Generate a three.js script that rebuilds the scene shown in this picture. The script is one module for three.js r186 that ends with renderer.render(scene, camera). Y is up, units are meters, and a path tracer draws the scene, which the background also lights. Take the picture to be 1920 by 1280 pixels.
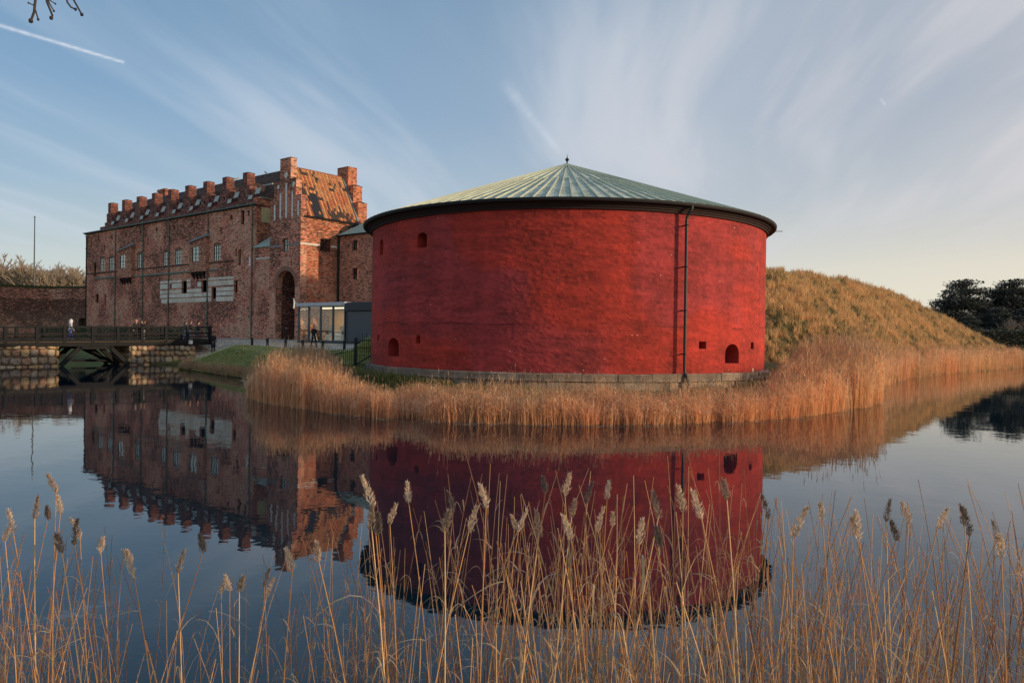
import * as THREE from 'three';
import { mergeGeometries, toCreasedNormals } from 'three/addons/utils/BufferGeometryUtils.js';
import { RoundedBoxGeometry } from 'three/addons/geometries/RoundedBoxGeometry.js';
import { MarchingCubes } from 'three/addons/objects/MarchingCubes.js';
import { RectAreaLightUniformsLib } from 'three/addons/lights/RectAreaLightUniformsLib.js';
import { Brush, Evaluator, SUBTRACTION } from 'three-bvh-csg';

// ---------------------------------------------------------------- camera, sky, sun, exposure
const R = Math.PI / 180;
const scene = new THREE.Scene();
const camera = new THREE.PerspectiveCamera(48.22, 1920 / 1280, 0.1, 3000);
camera.position.set(0, 3, 0);
camera.rotation.set(-0.32 * R, 0, 0.8 * R, 'YXZ');
const renderer = new THREE.WebGLRenderer({ antialias: true });
renderer.toneMapping = THREE.LinearToneMapping;
renderer.toneMappingExposure = 1.12;
renderer.shadowMap.enabled = true;

const SUN_AZ = 109.5 * R, SUN_EL = 11 * R;                       // azimuth to the right of the view direction
const sunDir = new THREE.Vector3(Math.sin(SUN_AZ) * Math.cos(SUN_EL), Math.sin(SUN_EL), -Math.cos(SUN_AZ) * Math.cos(SUN_EL));
const sun = new THREE.DirectionalLight(new THREE.Color().setRGB(1, 0.72, 0.44), 2.9);
sun.position.copy(sunDir).multiplyScalar(200).add(new THREE.Vector3(0, 0, -55));
sun.target.position.set(0, 0, -55);
sun.castShadow = true; sun.shadow.radius = 1.5; sun.shadow.mapSize.set(4096, 4096);
Object.assign(sun.shadow.camera, { left: -130, right: 130, top: 90, bottom: -60, near: 1, far: 500 });
scene.add(sun, sun.target);

// ---------------------------------------------------------------- numbers, noise
function rng(seed) { let s = seed | 0; return () => { s = (s + 0x6d2b79f5) | 0; let t = Math.imul(s ^ (s >>> 15), 1 | s); t = (t + Math.imul(t ^ (t >>> 7), 61 | t)) ^ t; return ((t ^ (t >>> 14)) >>> 0) / 4294967296; }; }
const hash2 = (x, y, s = 0) => { let h = Math.imul(x, 374761393) + Math.imul(y, 668265263) + Math.imul(s, 1274126177); h = Math.imul(h ^ (h >>> 13), 1274126177); return ((h ^ (h >>> 16)) >>> 0) / 4294967296; };
const sm = (t) => t * t * (3 - 2 * t);
function vn(x, y, s = 0) {
  const ix = Math.floor(x), iy = Math.floor(y), fx = sm(x - ix), fy = sm(y - iy);
  const a = hash2(ix, iy, s), b = hash2(ix + 1, iy, s), c = hash2(ix, iy + 1, s), d = hash2(ix + 1, iy + 1, s);
  return a + (b - a) * fx + (c - a) * fy + (a - b - c + d) * fx * fy;
}
function fbm(x, y, o = 4, s = 0) { let v = 0, a = 0.5, n = 0; for (let i = 0; i < o; i++) { v += a * vn(x, y, s + i * 17); n += a; x = x * 2.03 + 11.3; y = y * 2.03 + 5.7; a *= 0.5; } return v / n; }
function pvn(x, y, px, py, s = 0) {                           // value noise that repeats after px by py cells
  const ix = Math.floor(x), iy = Math.floor(y), fx = sm(x - ix), fy = sm(y - iy), m = (a, n) => ((a % n) + n) % n;
  const h = (i, j) => hash2(m(i, px), m(j, py), s), a = h(ix, iy), b = h(ix + 1, iy), c = h(ix, iy + 1), d = h(ix + 1, iy + 1);
  return a + (b - a) * fx + (c - a) * fy + (a - b - c + d) * fx * fy;
}
const clamp = (x, a = 0, b = 1) => Math.min(b, Math.max(a, x));
const step = (a, b, x) => sm(clamp((x - a) / (b - a)));
const mix = (a, b, t) => a + (b - a) * t;
const lin = (c) => { c /= 255; return c <= 0.04045 ? c / 12.92 : ((c + 0.055) / 1.055) ** 2.4; };
const lin3 = (r, g, b) => new THREE.Color().setRGB(lin(r), lin(g), lin(b));
const C = (r, g, b) => new THREE.Color().setRGB(r, g, b);

// ---------------------------------------------------------------- sky: late sun to the right, thin cirrus running away to the front
{
  const W = 4096, H = 2048, data = new Float32Array(W * H * 4);
  const stops = [0, 5, 10, 16, 22, 28, 45, 90];
  const cool = [[226, 226, 206], [196, 208, 208], [158, 186, 208], [132, 167, 200], [120, 156, 189], [106, 144, 177], [110, 146, 180], [108, 144, 180]];
  const warm = [[240, 230, 206], [226, 220, 205], [190, 195, 200], [170, 179, 193], [161, 173, 190], [146, 163, 186], [128, 155, 185], [108, 144, 180]];
  const ca = Math.cos(8 * R), sa = Math.sin(8 * R);
  const trails = [[[-0.5733, 0.3185, -0.7549], [-0.4356, 0.2991, -0.849], 0.0016, 0.0008, 0.8], [[0.4137, 0.2776, -0.8671], [0.4209, 0.2684, -0.8665], 0.0008, 0.0008, 0.4], [[-0.02, 0.32, -0.945], [0.066, 0.2263, -0.9718], 0.008, 0.003, 0.16]]
    .map(([a, b, w0, w1, k]) => ({ a: new THREE.Vector3(...a).normalize(), b: new THREE.Vector3(...b).normalize(), w0, w1, k }));
  for (const t of trails) { t.n = new THREE.Vector3().crossVectors(t.a, t.b).normalize(); t.t = new THREE.Vector3().crossVectors(t.n, t.a).normalize(); t.len = t.a.angleTo(t.b); }
  for (let j = 0; j < H; j++) {
    const el = ((j + 0.5) / H - 0.5) * Math.PI, y = Math.sin(el), ce = Math.cos(el), deg = Math.max(0, el / R);
    let k = 0; while (k < stops.length - 2 && deg > stops[k + 1]) k++;
    const f = clamp((deg - stops[k]) / (stops[k + 1] - stops[k]));
    for (let i = 0; i < W; i++) {
      const o = (j * W + i) * 4, az = ((i + 0.5) / W - 0.5) * 2 * Math.PI, x = Math.cos(az) * ce, z = Math.sin(az) * ce;
      const toSun = x * sunDir.x + z * sunDir.z, t = step(-0.9, 0.44, toSun / Math.max(ce, 0.2));
      let c = [0, 1, 2].map((n) => mix(mix(cool[k][n], cool[k + 1][n], f), mix(warm[k][n], warm[k + 1][n], f), t));
      if (y > 0) {
        const q = 1 / (y + 0.07), gx = x * q, gz = -z * q, along = gx * sa + gz * ca, across = gx * ca - gz * sa;
        const wx = fbm(along * 0.5 + 3, across * 0.5, 3, 5) - 0.5, wy = fbm(along * 0.45, across * 0.6 + 9, 3, 8) - 0.5;
        let d = fbm(along * 0.3 + wx * 0.3, across * 1.5 + wy * 0.75, 5, 1);
        const fine = fbm(along * 0.7 + wx * 0.9, across * 5.5 + wy * 1.9, 6, 2), veil = fbm(along * 0.22 + 7, across * 0.4 + 2, 3, 3);
        d = step(0.36, 0.78, d) * 0.46 + step(0.36, 0.74, fine) * step(0.3, 0.62, d * 0.6 + veil * 0.4) * 0.5 + step(0.38, 0.8, veil) * 0.22 * step(-0.1, 0.75, t);
        d *= step(0.02, 0.16, y);
        const cc = [mix(204, 214, t), mix(214, 211, t), mix(228, 214, t)];
        c = c.map((v, n) => mix(v, cc[n], Math.min(0.8, d * 0.78)));
      }
      const g = Math.exp(-Math.acos(clamp(x * sunDir.x + y * sunDir.y + z * sunDir.z, -1, 1)) * 3.2);
      const L = [lin(c[0]) + g * 0.9, lin(c[1]) + g * 0.62, lin(c[2]) + g * 0.34];
      if (y > 0.15 && y < 0.4 && z < -0.5) for (const tr of trails) {
        const dd = Math.abs(x * tr.n.x + y * tr.n.y + z * tr.n.z);
        if (dd > 0.03) continue;
        const s = Math.atan2(x * tr.t.x + y * tr.t.y + z * tr.t.z, x * tr.a.x + y * tr.a.y + z * tr.a.z) / tr.len;
        if (s < 0 || s > 1) continue;
        const w = mix(tr.w0, tr.w1, s), e = Math.exp(-((dd / w) ** 2)) * tr.k * (tr.k > 0.5 ? 0.75 + 0.25 * s : step(0, 0.2, s) * step(1, 0.8, s)) * (0.8 + 0.4 * vn(s * 40, 1, 4));
        L[0] = mix(L[0], 0.86, e); L[1] = mix(L[1], 0.9, e); L[2] = mix(L[2], 0.96, e);
      }
      data[o] = L[0] / 1.12; data[o + 1] = L[1] / 1.12; data[o + 2] = L[2] / 1.12; data[o + 3] = 1;
    }
  }
  const sky = new THREE.DataTexture(data, W, H, THREE.RGBAFormat, THREE.FloatType);
  sky.mapping = THREE.EquirectangularReflectionMapping; sky.magFilter = THREE.LinearFilter; sky.minFilter = THREE.LinearFilter; sky.needsUpdate = true;
  scene.background = sky; scene.environment = sky;
}

// ---------------------------------------------------------------- naming helpers
const taken = new Map();
function numbered(name) { const n = taken.get(name) ?? 0; taken.set(name, n + 1); return n ? `${name}_${String(n).padStart(3, '0')}` : name; }
function shade(o) { o.castShadow = true; o.receiveShadow = true; return o; }
function tag(o, label, category, group, kind) { Object.assign(o.userData, { label, category }); if (group) o.userData.group = group; if (kind) o.userData.kind = kind; return o; }
function thing(name, label, category, group) { const g = new THREE.Group(); g.name = numbered(name); scene.add(g); return tag(g, label, category, group); }
function single(name, geo, mat, label, category, group, kind) { const m = shade(new THREE.Mesh(geo, mat)); m.name = numbered(name); scene.add(m); return tag(m, label, category, group, kind); }
function part(name, geo, mat, parent) { const m = shade(new THREE.Mesh(Array.isArray(geo) ? merge(geo) : geo, mat)); m.name = name; parent.add(m); return m; }
function structure(name, geo, mat, label) { const m = shade(new THREE.Mesh(geo, mat)); m.name = name; scene.add(m); m.userData = { kind: 'structure', label, category: name.replace(/_/g, ' ') }; return m; }
function merge(list) {
  list = list.map((g) => { g = g.index ? g.toNonIndexed() : g; for (const k of Object.keys(g.attributes)) if (!['position', 'normal', 'uv', 'color'].includes(k)) g.deleteAttribute(k); return g; });
  if (!list.every((g) => g.attributes.color)) list.forEach((g) => g.deleteAttribute('color'));
  if (!list.every((g) => g.attributes.uv)) list.forEach((g) => g.deleteAttribute('uv'));
  return mergeGeometries(list);
}
// uv in metres from the way each face points
function metric(geo, k = 1) {
  const g = geo.index ? geo.toNonIndexed() : geo; g.computeVertexNormals();
  const p = g.attributes.position, n = g.attributes.normal, uv = new Float32Array(p.count * 2);
  for (let i = 0; i < p.count; i++) {
    const ax = Math.abs(n.getX(i)), ay = Math.abs(n.getY(i)), az = Math.abs(n.getZ(i)), x = p.getX(i), y = p.getY(i), z = p.getZ(i);
    const q = ay > ax && ay > az ? [x, z] : ax > az ? [-z, y] : [x, y];
    uv[i * 2] = q[0] * k; uv[i * 2 + 1] = q[1] * k;
  }
  g.setAttribute('uv', new THREE.BufferAttribute(uv, 2)); return g;
}
function box(x0, x1, y0, y1, z0, z1) { return metric(new THREE.BoxGeometry(x1 - x0, y1 - y0, z1 - z0).translate((x0 + x1) / 2, (y0 + y1) / 2, (z0 + z1) / 2)); }
function rbox(x0, x1, y0, y1, z0, z1, r = 0.03, s = 1) { return metric(new RoundedBoxGeometry(x1 - x0, y1 - y0, z1 - z0, s, r).translate((x0 + x1) / 2, (y0 + y1) / 2, (z0 + z1) / 2)); }
function bar(a, b, w, h = w) {                                // a box beam from a to b
  const A = new THREE.Vector3(...a), B = new THREE.Vector3(...b), d = B.clone().sub(A), m = new THREE.Matrix4();
  const g = new THREE.BoxGeometry(w, h, d.length()), up = Math.abs(d.clone().normalize().y) > 0.98 ? new THREE.Vector3(1, 0, 0) : new THREE.Vector3(0, 1, 0);
  m.lookAt(A, B, up); g.applyMatrix4(m); return g.translate((A.x + B.x) / 2, (A.y + B.y) / 2, (A.z + B.z) / 2);
}
function tube(pts, r, sides = 8, seg = pts.length * 3) { return new THREE.TubeGeometry(new THREE.CatmullRomCurve3(pts.map((p) => new THREE.Vector3(...p)), false, 'catmullrom', 0.1), seg, r, sides); }
function limb(a, b, ra, rb, sides = 5) {                       // tapered round bar
  const A = new THREE.Vector3(...a), B = new THREE.Vector3(...b), d = B.clone().sub(A), l = d.length();
  const g = new THREE.CylinderGeometry(rb, ra, l, sides, 1, true).translate(0, l / 2, 0);
  g.applyQuaternion(new THREE.Quaternion().setFromUnitVectors(new THREE.Vector3(0, 1, 0), d.normalize())); return g.translate(A.x, A.y, A.z);
}
function tint(g, c) { const n = g.attributes.position.count, a = new Float32Array(n * 3); for (let i = 0; i < n; i++) { a[i * 3] = c.r; a[i * 3 + 1] = c.g; a[i * 3 + 2] = c.b; } g.setAttribute('color', new THREE.BufferAttribute(a, 3)); return g; }
function wallShape(outline, holes, depth, bevel = 0) {         // a slab in the x-y plane, its outer face at z = 0
  const s = new THREE.Shape(outline.map(([x, y]) => new THREE.Vector2(x, y)));
  for (const h of holes) s.holes.push(h);
  return metric(new THREE.ExtrudeGeometry(s, { depth, bevelEnabled: false, curveSegments: 12 }).translate(0, 0, -depth));
}
const rectHole = (x0, x1, y0, y1) => new THREE.Path([[x0, y0], [x0, y1], [x1, y1], [x1, y0]].map(([x, y]) => new THREE.Vector2(x, y)));
function archHole(x0, x1, y0, y1, rise) {                       // segmental or round head
  const pts = [[x0, y0], [x0, y1 - rise]], c = (x0 + x1) / 2, h = (x1 - x0) / 2;
  for (let i = 1; i < 10; i++) { const a = Math.PI - (i / 10) * Math.PI; pts.push([c + Math.cos(a) * h, y1 - rise + Math.sin(a) * rise]); }
  pts.push([x1, y1 - rise], [x1, y0]);
  return new THREE.Path(pts.map(([x, y]) => new THREE.Vector2(x, y)));
}

// ---------------------------------------------------------------- textures
function texture(w, h, fn, srgb, sizeX, sizeY) {
  const d = new Uint8Array(w * h * 4);
  for (let j = 0; j < h; j++) for (let i = 0; i < w; i++) { const c = fn(i, j, ((i + 0.5) / w) * sizeX, ((j + 0.5) / h) * sizeY), o = (j * w + i) * 4; d[o] = clamp(c[0], 0, 255); d[o + 1] = clamp(c[1], 0, 255); d[o + 2] = clamp(c[2], 0, 255); d[o + 3] = 255; }
  const t = new THREE.DataTexture(d, w, h); t.wrapS = t.wrapT = THREE.RepeatWrapping; t.magFilter = THREE.LinearFilter; t.minFilter = THREE.LinearMipmapLinearFilter; t.generateMipmaps = true;
  if (srgb) t.colorSpace = THREE.SRGBColorSpace; t.repeat.set(1 / sizeX, 1 / sizeY); t.needsUpdate = true; return t;
}
const std = (o) => new THREE.MeshStandardMaterial({ roughness: 0.9, metalness: 0, side: THREE.DoubleSide, ...o });
// brick in running bond: length 0.27, course 0.085 (medieval brick); pale() and dark() give the share of limed and burnt bricks at a place
function brick(w, h, sx, sy, palette, mortar, pale, dark, seed) {
  const bl = sx / Math.round(sx / 0.27), bc = sy / Math.round(sy / 0.088);
  const at = (x, y) => { const row = Math.floor(y / bc), xx = x / bl + (row & 1) * 0.5, col = Math.floor(xx); return { row, col, fx: xx - col, fy: y / bc - row }; };
  const map = texture(w, h, (i, j, x, y) => {
    const b = at(x, y), r = hash2(b.col, b.row, seed), r2 = hash2(b.col, b.row, seed + 1), m = Math.max(step(0.05, 0.0, b.fx), step(0.95, 1, b.fx), step(0.14, 0.02, b.fy), step(0.86, 0.98, b.fy));
    const p = palette[Math.floor(r * palette.length)], big = fbm(x * 0.33, y * 0.33, 3, seed + 5), mid = fbm(x * 1.3, y * 1.3, 3, seed + 9);
    let c = p.map((v) => v * (0.86 + 0.28 * r2) * (0.84 + 0.32 * mid));
    const pk = pale(x, y, big, mid), dk = dark(x, y, big, mid);
    if (r2 < pk) c = [mix(c[0], 222, 0.55), mix(c[1], 184, 0.55), mix(c[2], 154, 0.55)];
    if (hash2(b.col, b.row, seed + 3) < dk) c = c.map((v) => v * 0.55);
    const mm = mortar.map((v) => v * (0.75 + 0.4 * mid)), mk = m * (0.55 + 0.35 * pk);
    return [0, 1, 2].map((n) => mix(c[n], mm[n], mk));
  }, true, sx, sy);
  const bump = texture(w, h, (i, j, x, y) => { const b = at(x, y), m = Math.max(step(0.05, 0, b.fx), step(0.95, 1, b.fx), step(0.16, 0.02, b.fy), step(0.84, 0.98, b.fy)), v = (1 - m) * (150 + 80 * hash2(b.col, b.row, seed + 7)) + 30 * vn(x * 22, y * 22, seed); return [v, v, v]; }, false, sx, sy);
  return { map, bumpMap: bump, bumpScale: 0.022, roughness: 0.92 };
}
const grain = texture(512, 512, (i, j) => { const v = 255 * (0.78 + 0.34 * pvn(i / 4, j / 4, 128, 128, 1) * pvn(i / 32, j / 32, 16, 16, 2) + 0.14 * hash2(i, j, 3)); return [v, v, v]; }, true, 2, 2);
const grainBump = texture(256, 256, (i, j) => { const v = 255 * (0.5 * pvn(i / 2, j / 2, 128, 128, 4) + 0.5 * pvn(i / 16, j / 16, 16, 16, 5)); return [v, v, v]; }, false, 1, 1);

// ---------------------------------------------------------------- plan: X to the right, D away from the camera (z = -D)
const TOWER = { x: 2.82, d: 40.9, r: 10.2 };
const CASTLE = { x: -27.14, d: 80, a: 51 * R };                // corner of the main range; u runs along its front, w into it
const Uv = [Math.sin(CASTLE.a), -Math.cos(CASTLE.a)], Wv = [Math.cos(CASTLE.a), Math.sin(CASTLE.a)];
const toLocal = (x, d) => [(x - CASTLE.x) * Uv[0] + (d - CASTLE.d) * Uv[1], (x - CASTLE.x) * Wv[0] + (d - CASTLE.d) * Wv[1]];
const toPlan = (u, w) => [CASTLE.x + Uv[0] * u + Wv[0] * w, CASTLE.d + Uv[1] * u + Wv[1] * w];
const ISLAND = [[-34.3, 69.6], [-30.3, 72.2], [-28.6, 66.5], [-27.2, 62.4], [-23.5, 57.9], [-19.5, 52.7], [-16.4, 48.9], [-14.3, 46.2], [-12.2, 42.2], [-10.6, 38.2], [-9.2, 35.4], [-6.8, 32.6], [-3.4, 30.3], [0.4, 29.2], [4.6, 29.1], [8.6, 30.3], [12, 32.8], [14.6, 36.6], [17.2, 42], [20.2, 47.6], [25.5, 54.6], [33.2, 64.8], [47.2, 80], [66.2, 98.6], [84, 109], [130, 122], [420, 170], [420, 620], [-420, 620], [-420, 210], [-130, 132], [-84, 113], [-62, 95.5], [-44, 81.5], [-38.8, 75.2]];
const CAUSEWAY = [toPlan(1.1, -19.4), toPlan(1.1, -60), toPlan(-40, -70), toPlan(-60, -20), toPlan(-40, -16), toPlan(-3, -19.4)];
const BANK = [[-90, 8], [-30, 2.2], [-6, 2.3], [0, 2.4], [6, 2.2], [14, 5], [24, 12], [40, 24], [66, 40], [120, 70], [420, 110], [420, -200], [-420, -200], [-420, 60], [-120, 60]];
function signed(poly, x, d) {
  let best = 1e9, inside = false;
  for (let i = 0, j = poly.length - 1; i < poly.length; j = i++) {
    const [ax, ay] = poly[j], [bx, by] = poly[i], ex = bx - ax, ey = by - ay, t = clamp(((x - ax) * ex + (d - ay) * ey) / (ex * ex + ey * ey));
    best = Math.min(best, Math.hypot(x - ax - ex * t, d - ay - ey * t));
    if ((ay > d) !== (by > d) && x < (ex * (d - ay)) / (by - ay) + ax) inside = !inside;
  }
  return inside ? best : -best;
}
const CREST = [[-2, 60, 8.2], [10, 65, 9.3], [24.1, 73, 9.41], [33.7, 82, 9.6], [46.2, 92, 9.24], [51.2, 94, 7.79], [56.9, 97, 5.63], [64.3, 100, 2.5]];
function rampart(x, d) {
  let h = -9;
  for (let i = 1; i < CREST.length; i++) {
    const [ax, ay, ah] = CREST[i - 1], [bx, by, bh] = CREST[i], ex = bx - ax, ey = by - ay, t = clamp(((x - ax) * ex + (d - ay) * ey) / (ex * ex + ey * ey));
    const q = Math.hypot(x - ax - ex * t, d - ay - ey * t);
    h = Math.max(h, mix(ah, bh, t) - 0.72 * (Math.sqrt(q * q + 2.2) - 1.48));
  }
  return h;
}
function ground(x, d) {
  const a = signed(ISLAND, x, d), b = signed(CAUSEWAY, x, d), c = signed(BANK, x, d);
  let h = -1.4;
  if (a > -3) {
    const [, w] = toLocal(x, d), rt = Math.hypot(x - TOWER.x, d - TOWER.d);
    let base = 2.4 + 0.07 * clamp(w, -14, 0);
    base = mix(1.12, base, step(11.5, 19, rt));
    if (x > 10) base = mix(base, 1.3, step(10, 20, x));
    base = Math.min(base, a < 0 ? a * 0.5 : 0.04 + a * (0.62 - 0.2 * step(-14, -20, x)));
    if (a > 0) base = Math.max(base, Math.min(rampart(x, d) + 0.8 * (fbm(x * 0.22, d * 0.22, 4, 33) - 0.5) + 0.35 * (fbm(x * 0.9, d * 0.9, 3, 34) - 0.5), a * 0.9));
    h = Math.max(h, base + (a > 0.3 ? 0.1 * (fbm(x * 0.5, d * 0.5, 3, 31) - 0.5) : 0));
  }
  if (b > -2) h = Math.max(h, Math.min(1.95, b < 0 ? b * 3 : b * 2));
  if (c > -6) h = Math.max(h, c < 0 ? c * 0.12 - 0.05 : Math.min(1.45, c * 0.75));
  return h;
}
function axis(parts) { const out = []; for (const [a, b, s] of parts) for (let v = a; v < b - 1e-6; v += s) out.push(v); out.push(parts.at(-1)[1]); return out; }
const onIsland = (x, d) => signed(ISLAND, x, d);
{
  const xs = axis([[-420, -140, 20], [-140, -72, 4], [-72, -46, 1.5], [-46, 36, 0.6], [36, 72, 1], [72, 120, 4], [120, 420, 20]]);
  const ds = axis([[-200, -20, 20], [-20, 0, 2], [0, 8, 0.5], [8, 26, 2], [26, 82, 0.6], [82, 112, 1], [112, 160, 4], [160, 620, 20]]);
  const nx = xs.length, nd = ds.length, pos = new Float32Array(nx * nd * 3), col = new Float32Array(nx * nd * 3), uv = new Float32Array(nx * nd * 2), idx = [];
  const turf = C(0.17, 0.21, 0.05), turf2 = C(0.22, 0.22, 0.07), soil = C(0.085, 0.058, 0.034), straw = C(0.2, 0.12, 0.05), mud = C(0.035, 0.03, 0.022), c = new THREE.Color();
  for (let j = 0; j < nd; j++) for (let i = 0; i < nx; i++) {
    const x = xs[i], d = ds[j], h = ground(x, d), k = j * nx + i, n = fbm(x * 0.8, d * 0.8, 4, 41), n2 = fbm(x * 0.15, d * 0.15, 3, 43);
    pos.set([x, h, -d], k * 3); uv.set([x, d], k * 2);
    c.copy(turf).lerp(turf2, step(0.4, 0.65, n));
    if (x > 8 && d > 28) c.lerp(straw, step(9, 14, x) * step(0.34, 0.56, n * 0.7 + n2 * 0.3));
    if (h < 0.25) c.lerp(soil, step(0.3, 0.1, h + n * 0.1));
    if (h < 0.02) c.copy(mud);
    col.set([c.r, c.g, c.b], k * 3);
    if (i && j) { const q = k - nx; idx.push(q - 1, q, k, q - 1, k, k - 1); }
  }
  const g = new THREE.BufferGeometry();
  g.setAttribute('position', new THREE.BufferAttribute(pos, 3)); g.setAttribute('color', new THREE.BufferAttribute(col, 3)); g.setAttribute('uv', new THREE.BufferAttribute(uv, 2)); g.setIndex(idx.map((v, n) => idx[n - (n % 3) + [0, 1, 2][n % 3]])); g.computeVertexNormals();
  structure('ground', g, std({ vertexColors: true, map: grain, bumpMap: grainBump, bumpScale: 0.05, roughness: 1 }), 'grassy banks, lawn and earth rampart around the moat');
}
// ---------------------------------------------------------------- the moat
{
  const ripple = texture(1024, 1024, (i, j) => {
    const x = i / 1024, y = j / 1024; let v = 0;
    v += 0.5 * pvn(x * 12, y * 14, 12, 14, 51) + 0.28 * pvn(x * 31, y * 37, 31, 37, 52) + 0.14 * pvn(x * 77, y * 90, 77, 90, 53) + 0.08 * pvn(x * 180, y * 200, 180, 200, 54);
    v *= 255; return [v, v, v];
  }, false, 14, 14);
  const g = new THREE.PlaneGeometry(800, 500).rotateX(-Math.PI / 2).translate(0, 0, -190), p = g.attributes.position, uv = g.attributes.uv;
  for (let i = 0; i < p.count; i++) uv.setXY(i, p.getX(i) * 0.8 + p.getZ(i) * 0.6, p.getZ(i) * 0.8 - p.getX(i) * 0.6);
  const m = new THREE.MeshPhysicalMaterial({ color: C(0.003, 0.015, 0.025), roughness: 0.02, ior: 1.45, bumpMap: ripple, bumpScale: 0.0028 });
  structure('moat_water', g, m, 'still dark moat water mirroring castle and tower');
}
// ---------------------------------------------------------------- cobbled path from the bridge to the gate and the pavilion
const pathEdge = (u) => (u < 6 ? -7.6 : u < 13 ? -7.5 : mix(-7.5, -8.9, clamp((u - 13) / 6)));
{
  const us = [], pos = [], uv = [], idx = [];
  for (let u = -8; u <= 27.01; u += 0.7) us.push(u);
  const nw = 14;
  us.forEach((u, i) => {
    const edge = u < 1.5 && u > -3.5 ? -7.2 : u <= -3.5 ? -5 : pathEdge(u);
    for (let j = 0; j <= nw; j++) {
      const w = mix(edge + 0.25 * (vn(u * 0.9, 3, 61) - 0.5), 0.4, j / nw), [x, d] = toPlan(u, w);
      pos.push(x, ground(x, d) + 0.05, -d); uv.push(u, w);
      if (i && j) { const k = i * (nw + 1) + j, q = k - nw - 1; idx.push(q - 1, k - 1, k, q - 1, k, q); }
    }
  });
  const cob = (x, y) => { const s = 0.15, r = Math.floor(y / s), xx = x / s + (r & 1) * 0.5 + 0.3 * hash2(r, 0, 66), cl = Math.floor(xx), fx = xx - cl - 0.5, fy = y / s - r - 0.5; return [clamp(1 - (fx * fx + fy * fy) * 3.6), hash2(cl, r, 67)]; };
  const map = texture(512, 512, (i, j, x, y) => { const [h, r] = cob(x, y), v = (0.55 + 0.45 * step(0, 0.4, h)) * (0.75 + 0.5 * r); return [206 * v, 192 * v, 172 * v]; }, true, 4.5, 4.5);
  const bm = texture(512, 512, (i, j, x, y) => { const v = 255 * cob(x, y)[0]; return [v, v, v]; }, false, 4.5, 4.5);
  const g = new THREE.BufferGeometry(); g.setAttribute('position', new THREE.Float32BufferAttribute(pos, 3)); g.setAttribute('uv', new THREE.Float32BufferAttribute(uv, 2)); g.setIndex(idx); g.computeVertexNormals();
  structure('path', g, std({ map, bumpMap: bm, bumpScale: 0.03 }), 'grey cobbled path along the castle foot');
}

// ---------------------------------------------------------------- materials
const M = {
  iron: std({ color: C(0.012, 0.014, 0.017), roughness: 0.55, metalness: 0.3 }),
  blackPaint: std({ color: C(0.014, 0.016, 0.02), roughness: 0.7 }),
  cornice: std({ color: C(0.028, 0.011, 0.011), roughness: 0.85, map: grain }),
  timber: std({ color: C(0.007, 0.008, 0.011), roughness: 0.85, map: grain }),
  shutter: std({ color: C(0.045, 0.034, 0.03), roughness: 0.9, map: grain }),
  lime: std({ color: C(0.74, 0.7, 0.63), map: grain, roughness: 0.95 }),
  plaster: std({ color: C(0.88, 0.86, 0.83), map: grain, roughness: 0.95 }),
  lead: std({ color: C(0.24, 0.26, 0.28), map: grain, roughness: 0.6 }),
  pale: std({ color: C(0.48, 0.52, 0.49), map: grain, roughness: 0.7 }),
  copper: std({ color: C(0.4, 0.5, 0.43), map: grain, roughness: 0.75 }),
  greenPipe: std({ color: C(0.1, 0.16, 0.14), roughness: 0.6, map: grain }),
  frame: std({ color: C(0.016, 0.02, 0.022), roughness: 0.6 }),
  pane: new THREE.MeshPhysicalMaterial({ color: C(0.93, 0.96, 0.94), roughness: 0.03, transmission: 1, thickness: 0, ior: 1.52, side: THREE.DoubleSide }),
  curtain: std({ color: C(0.78, 0.76, 0.7), roughness: 0.95 }),  // pale sheets behind the castle panes, imitating reflected sky
  roomFloor: std({ color: C(0.2, 0.14, 0.09), map: grain }),
};

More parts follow.
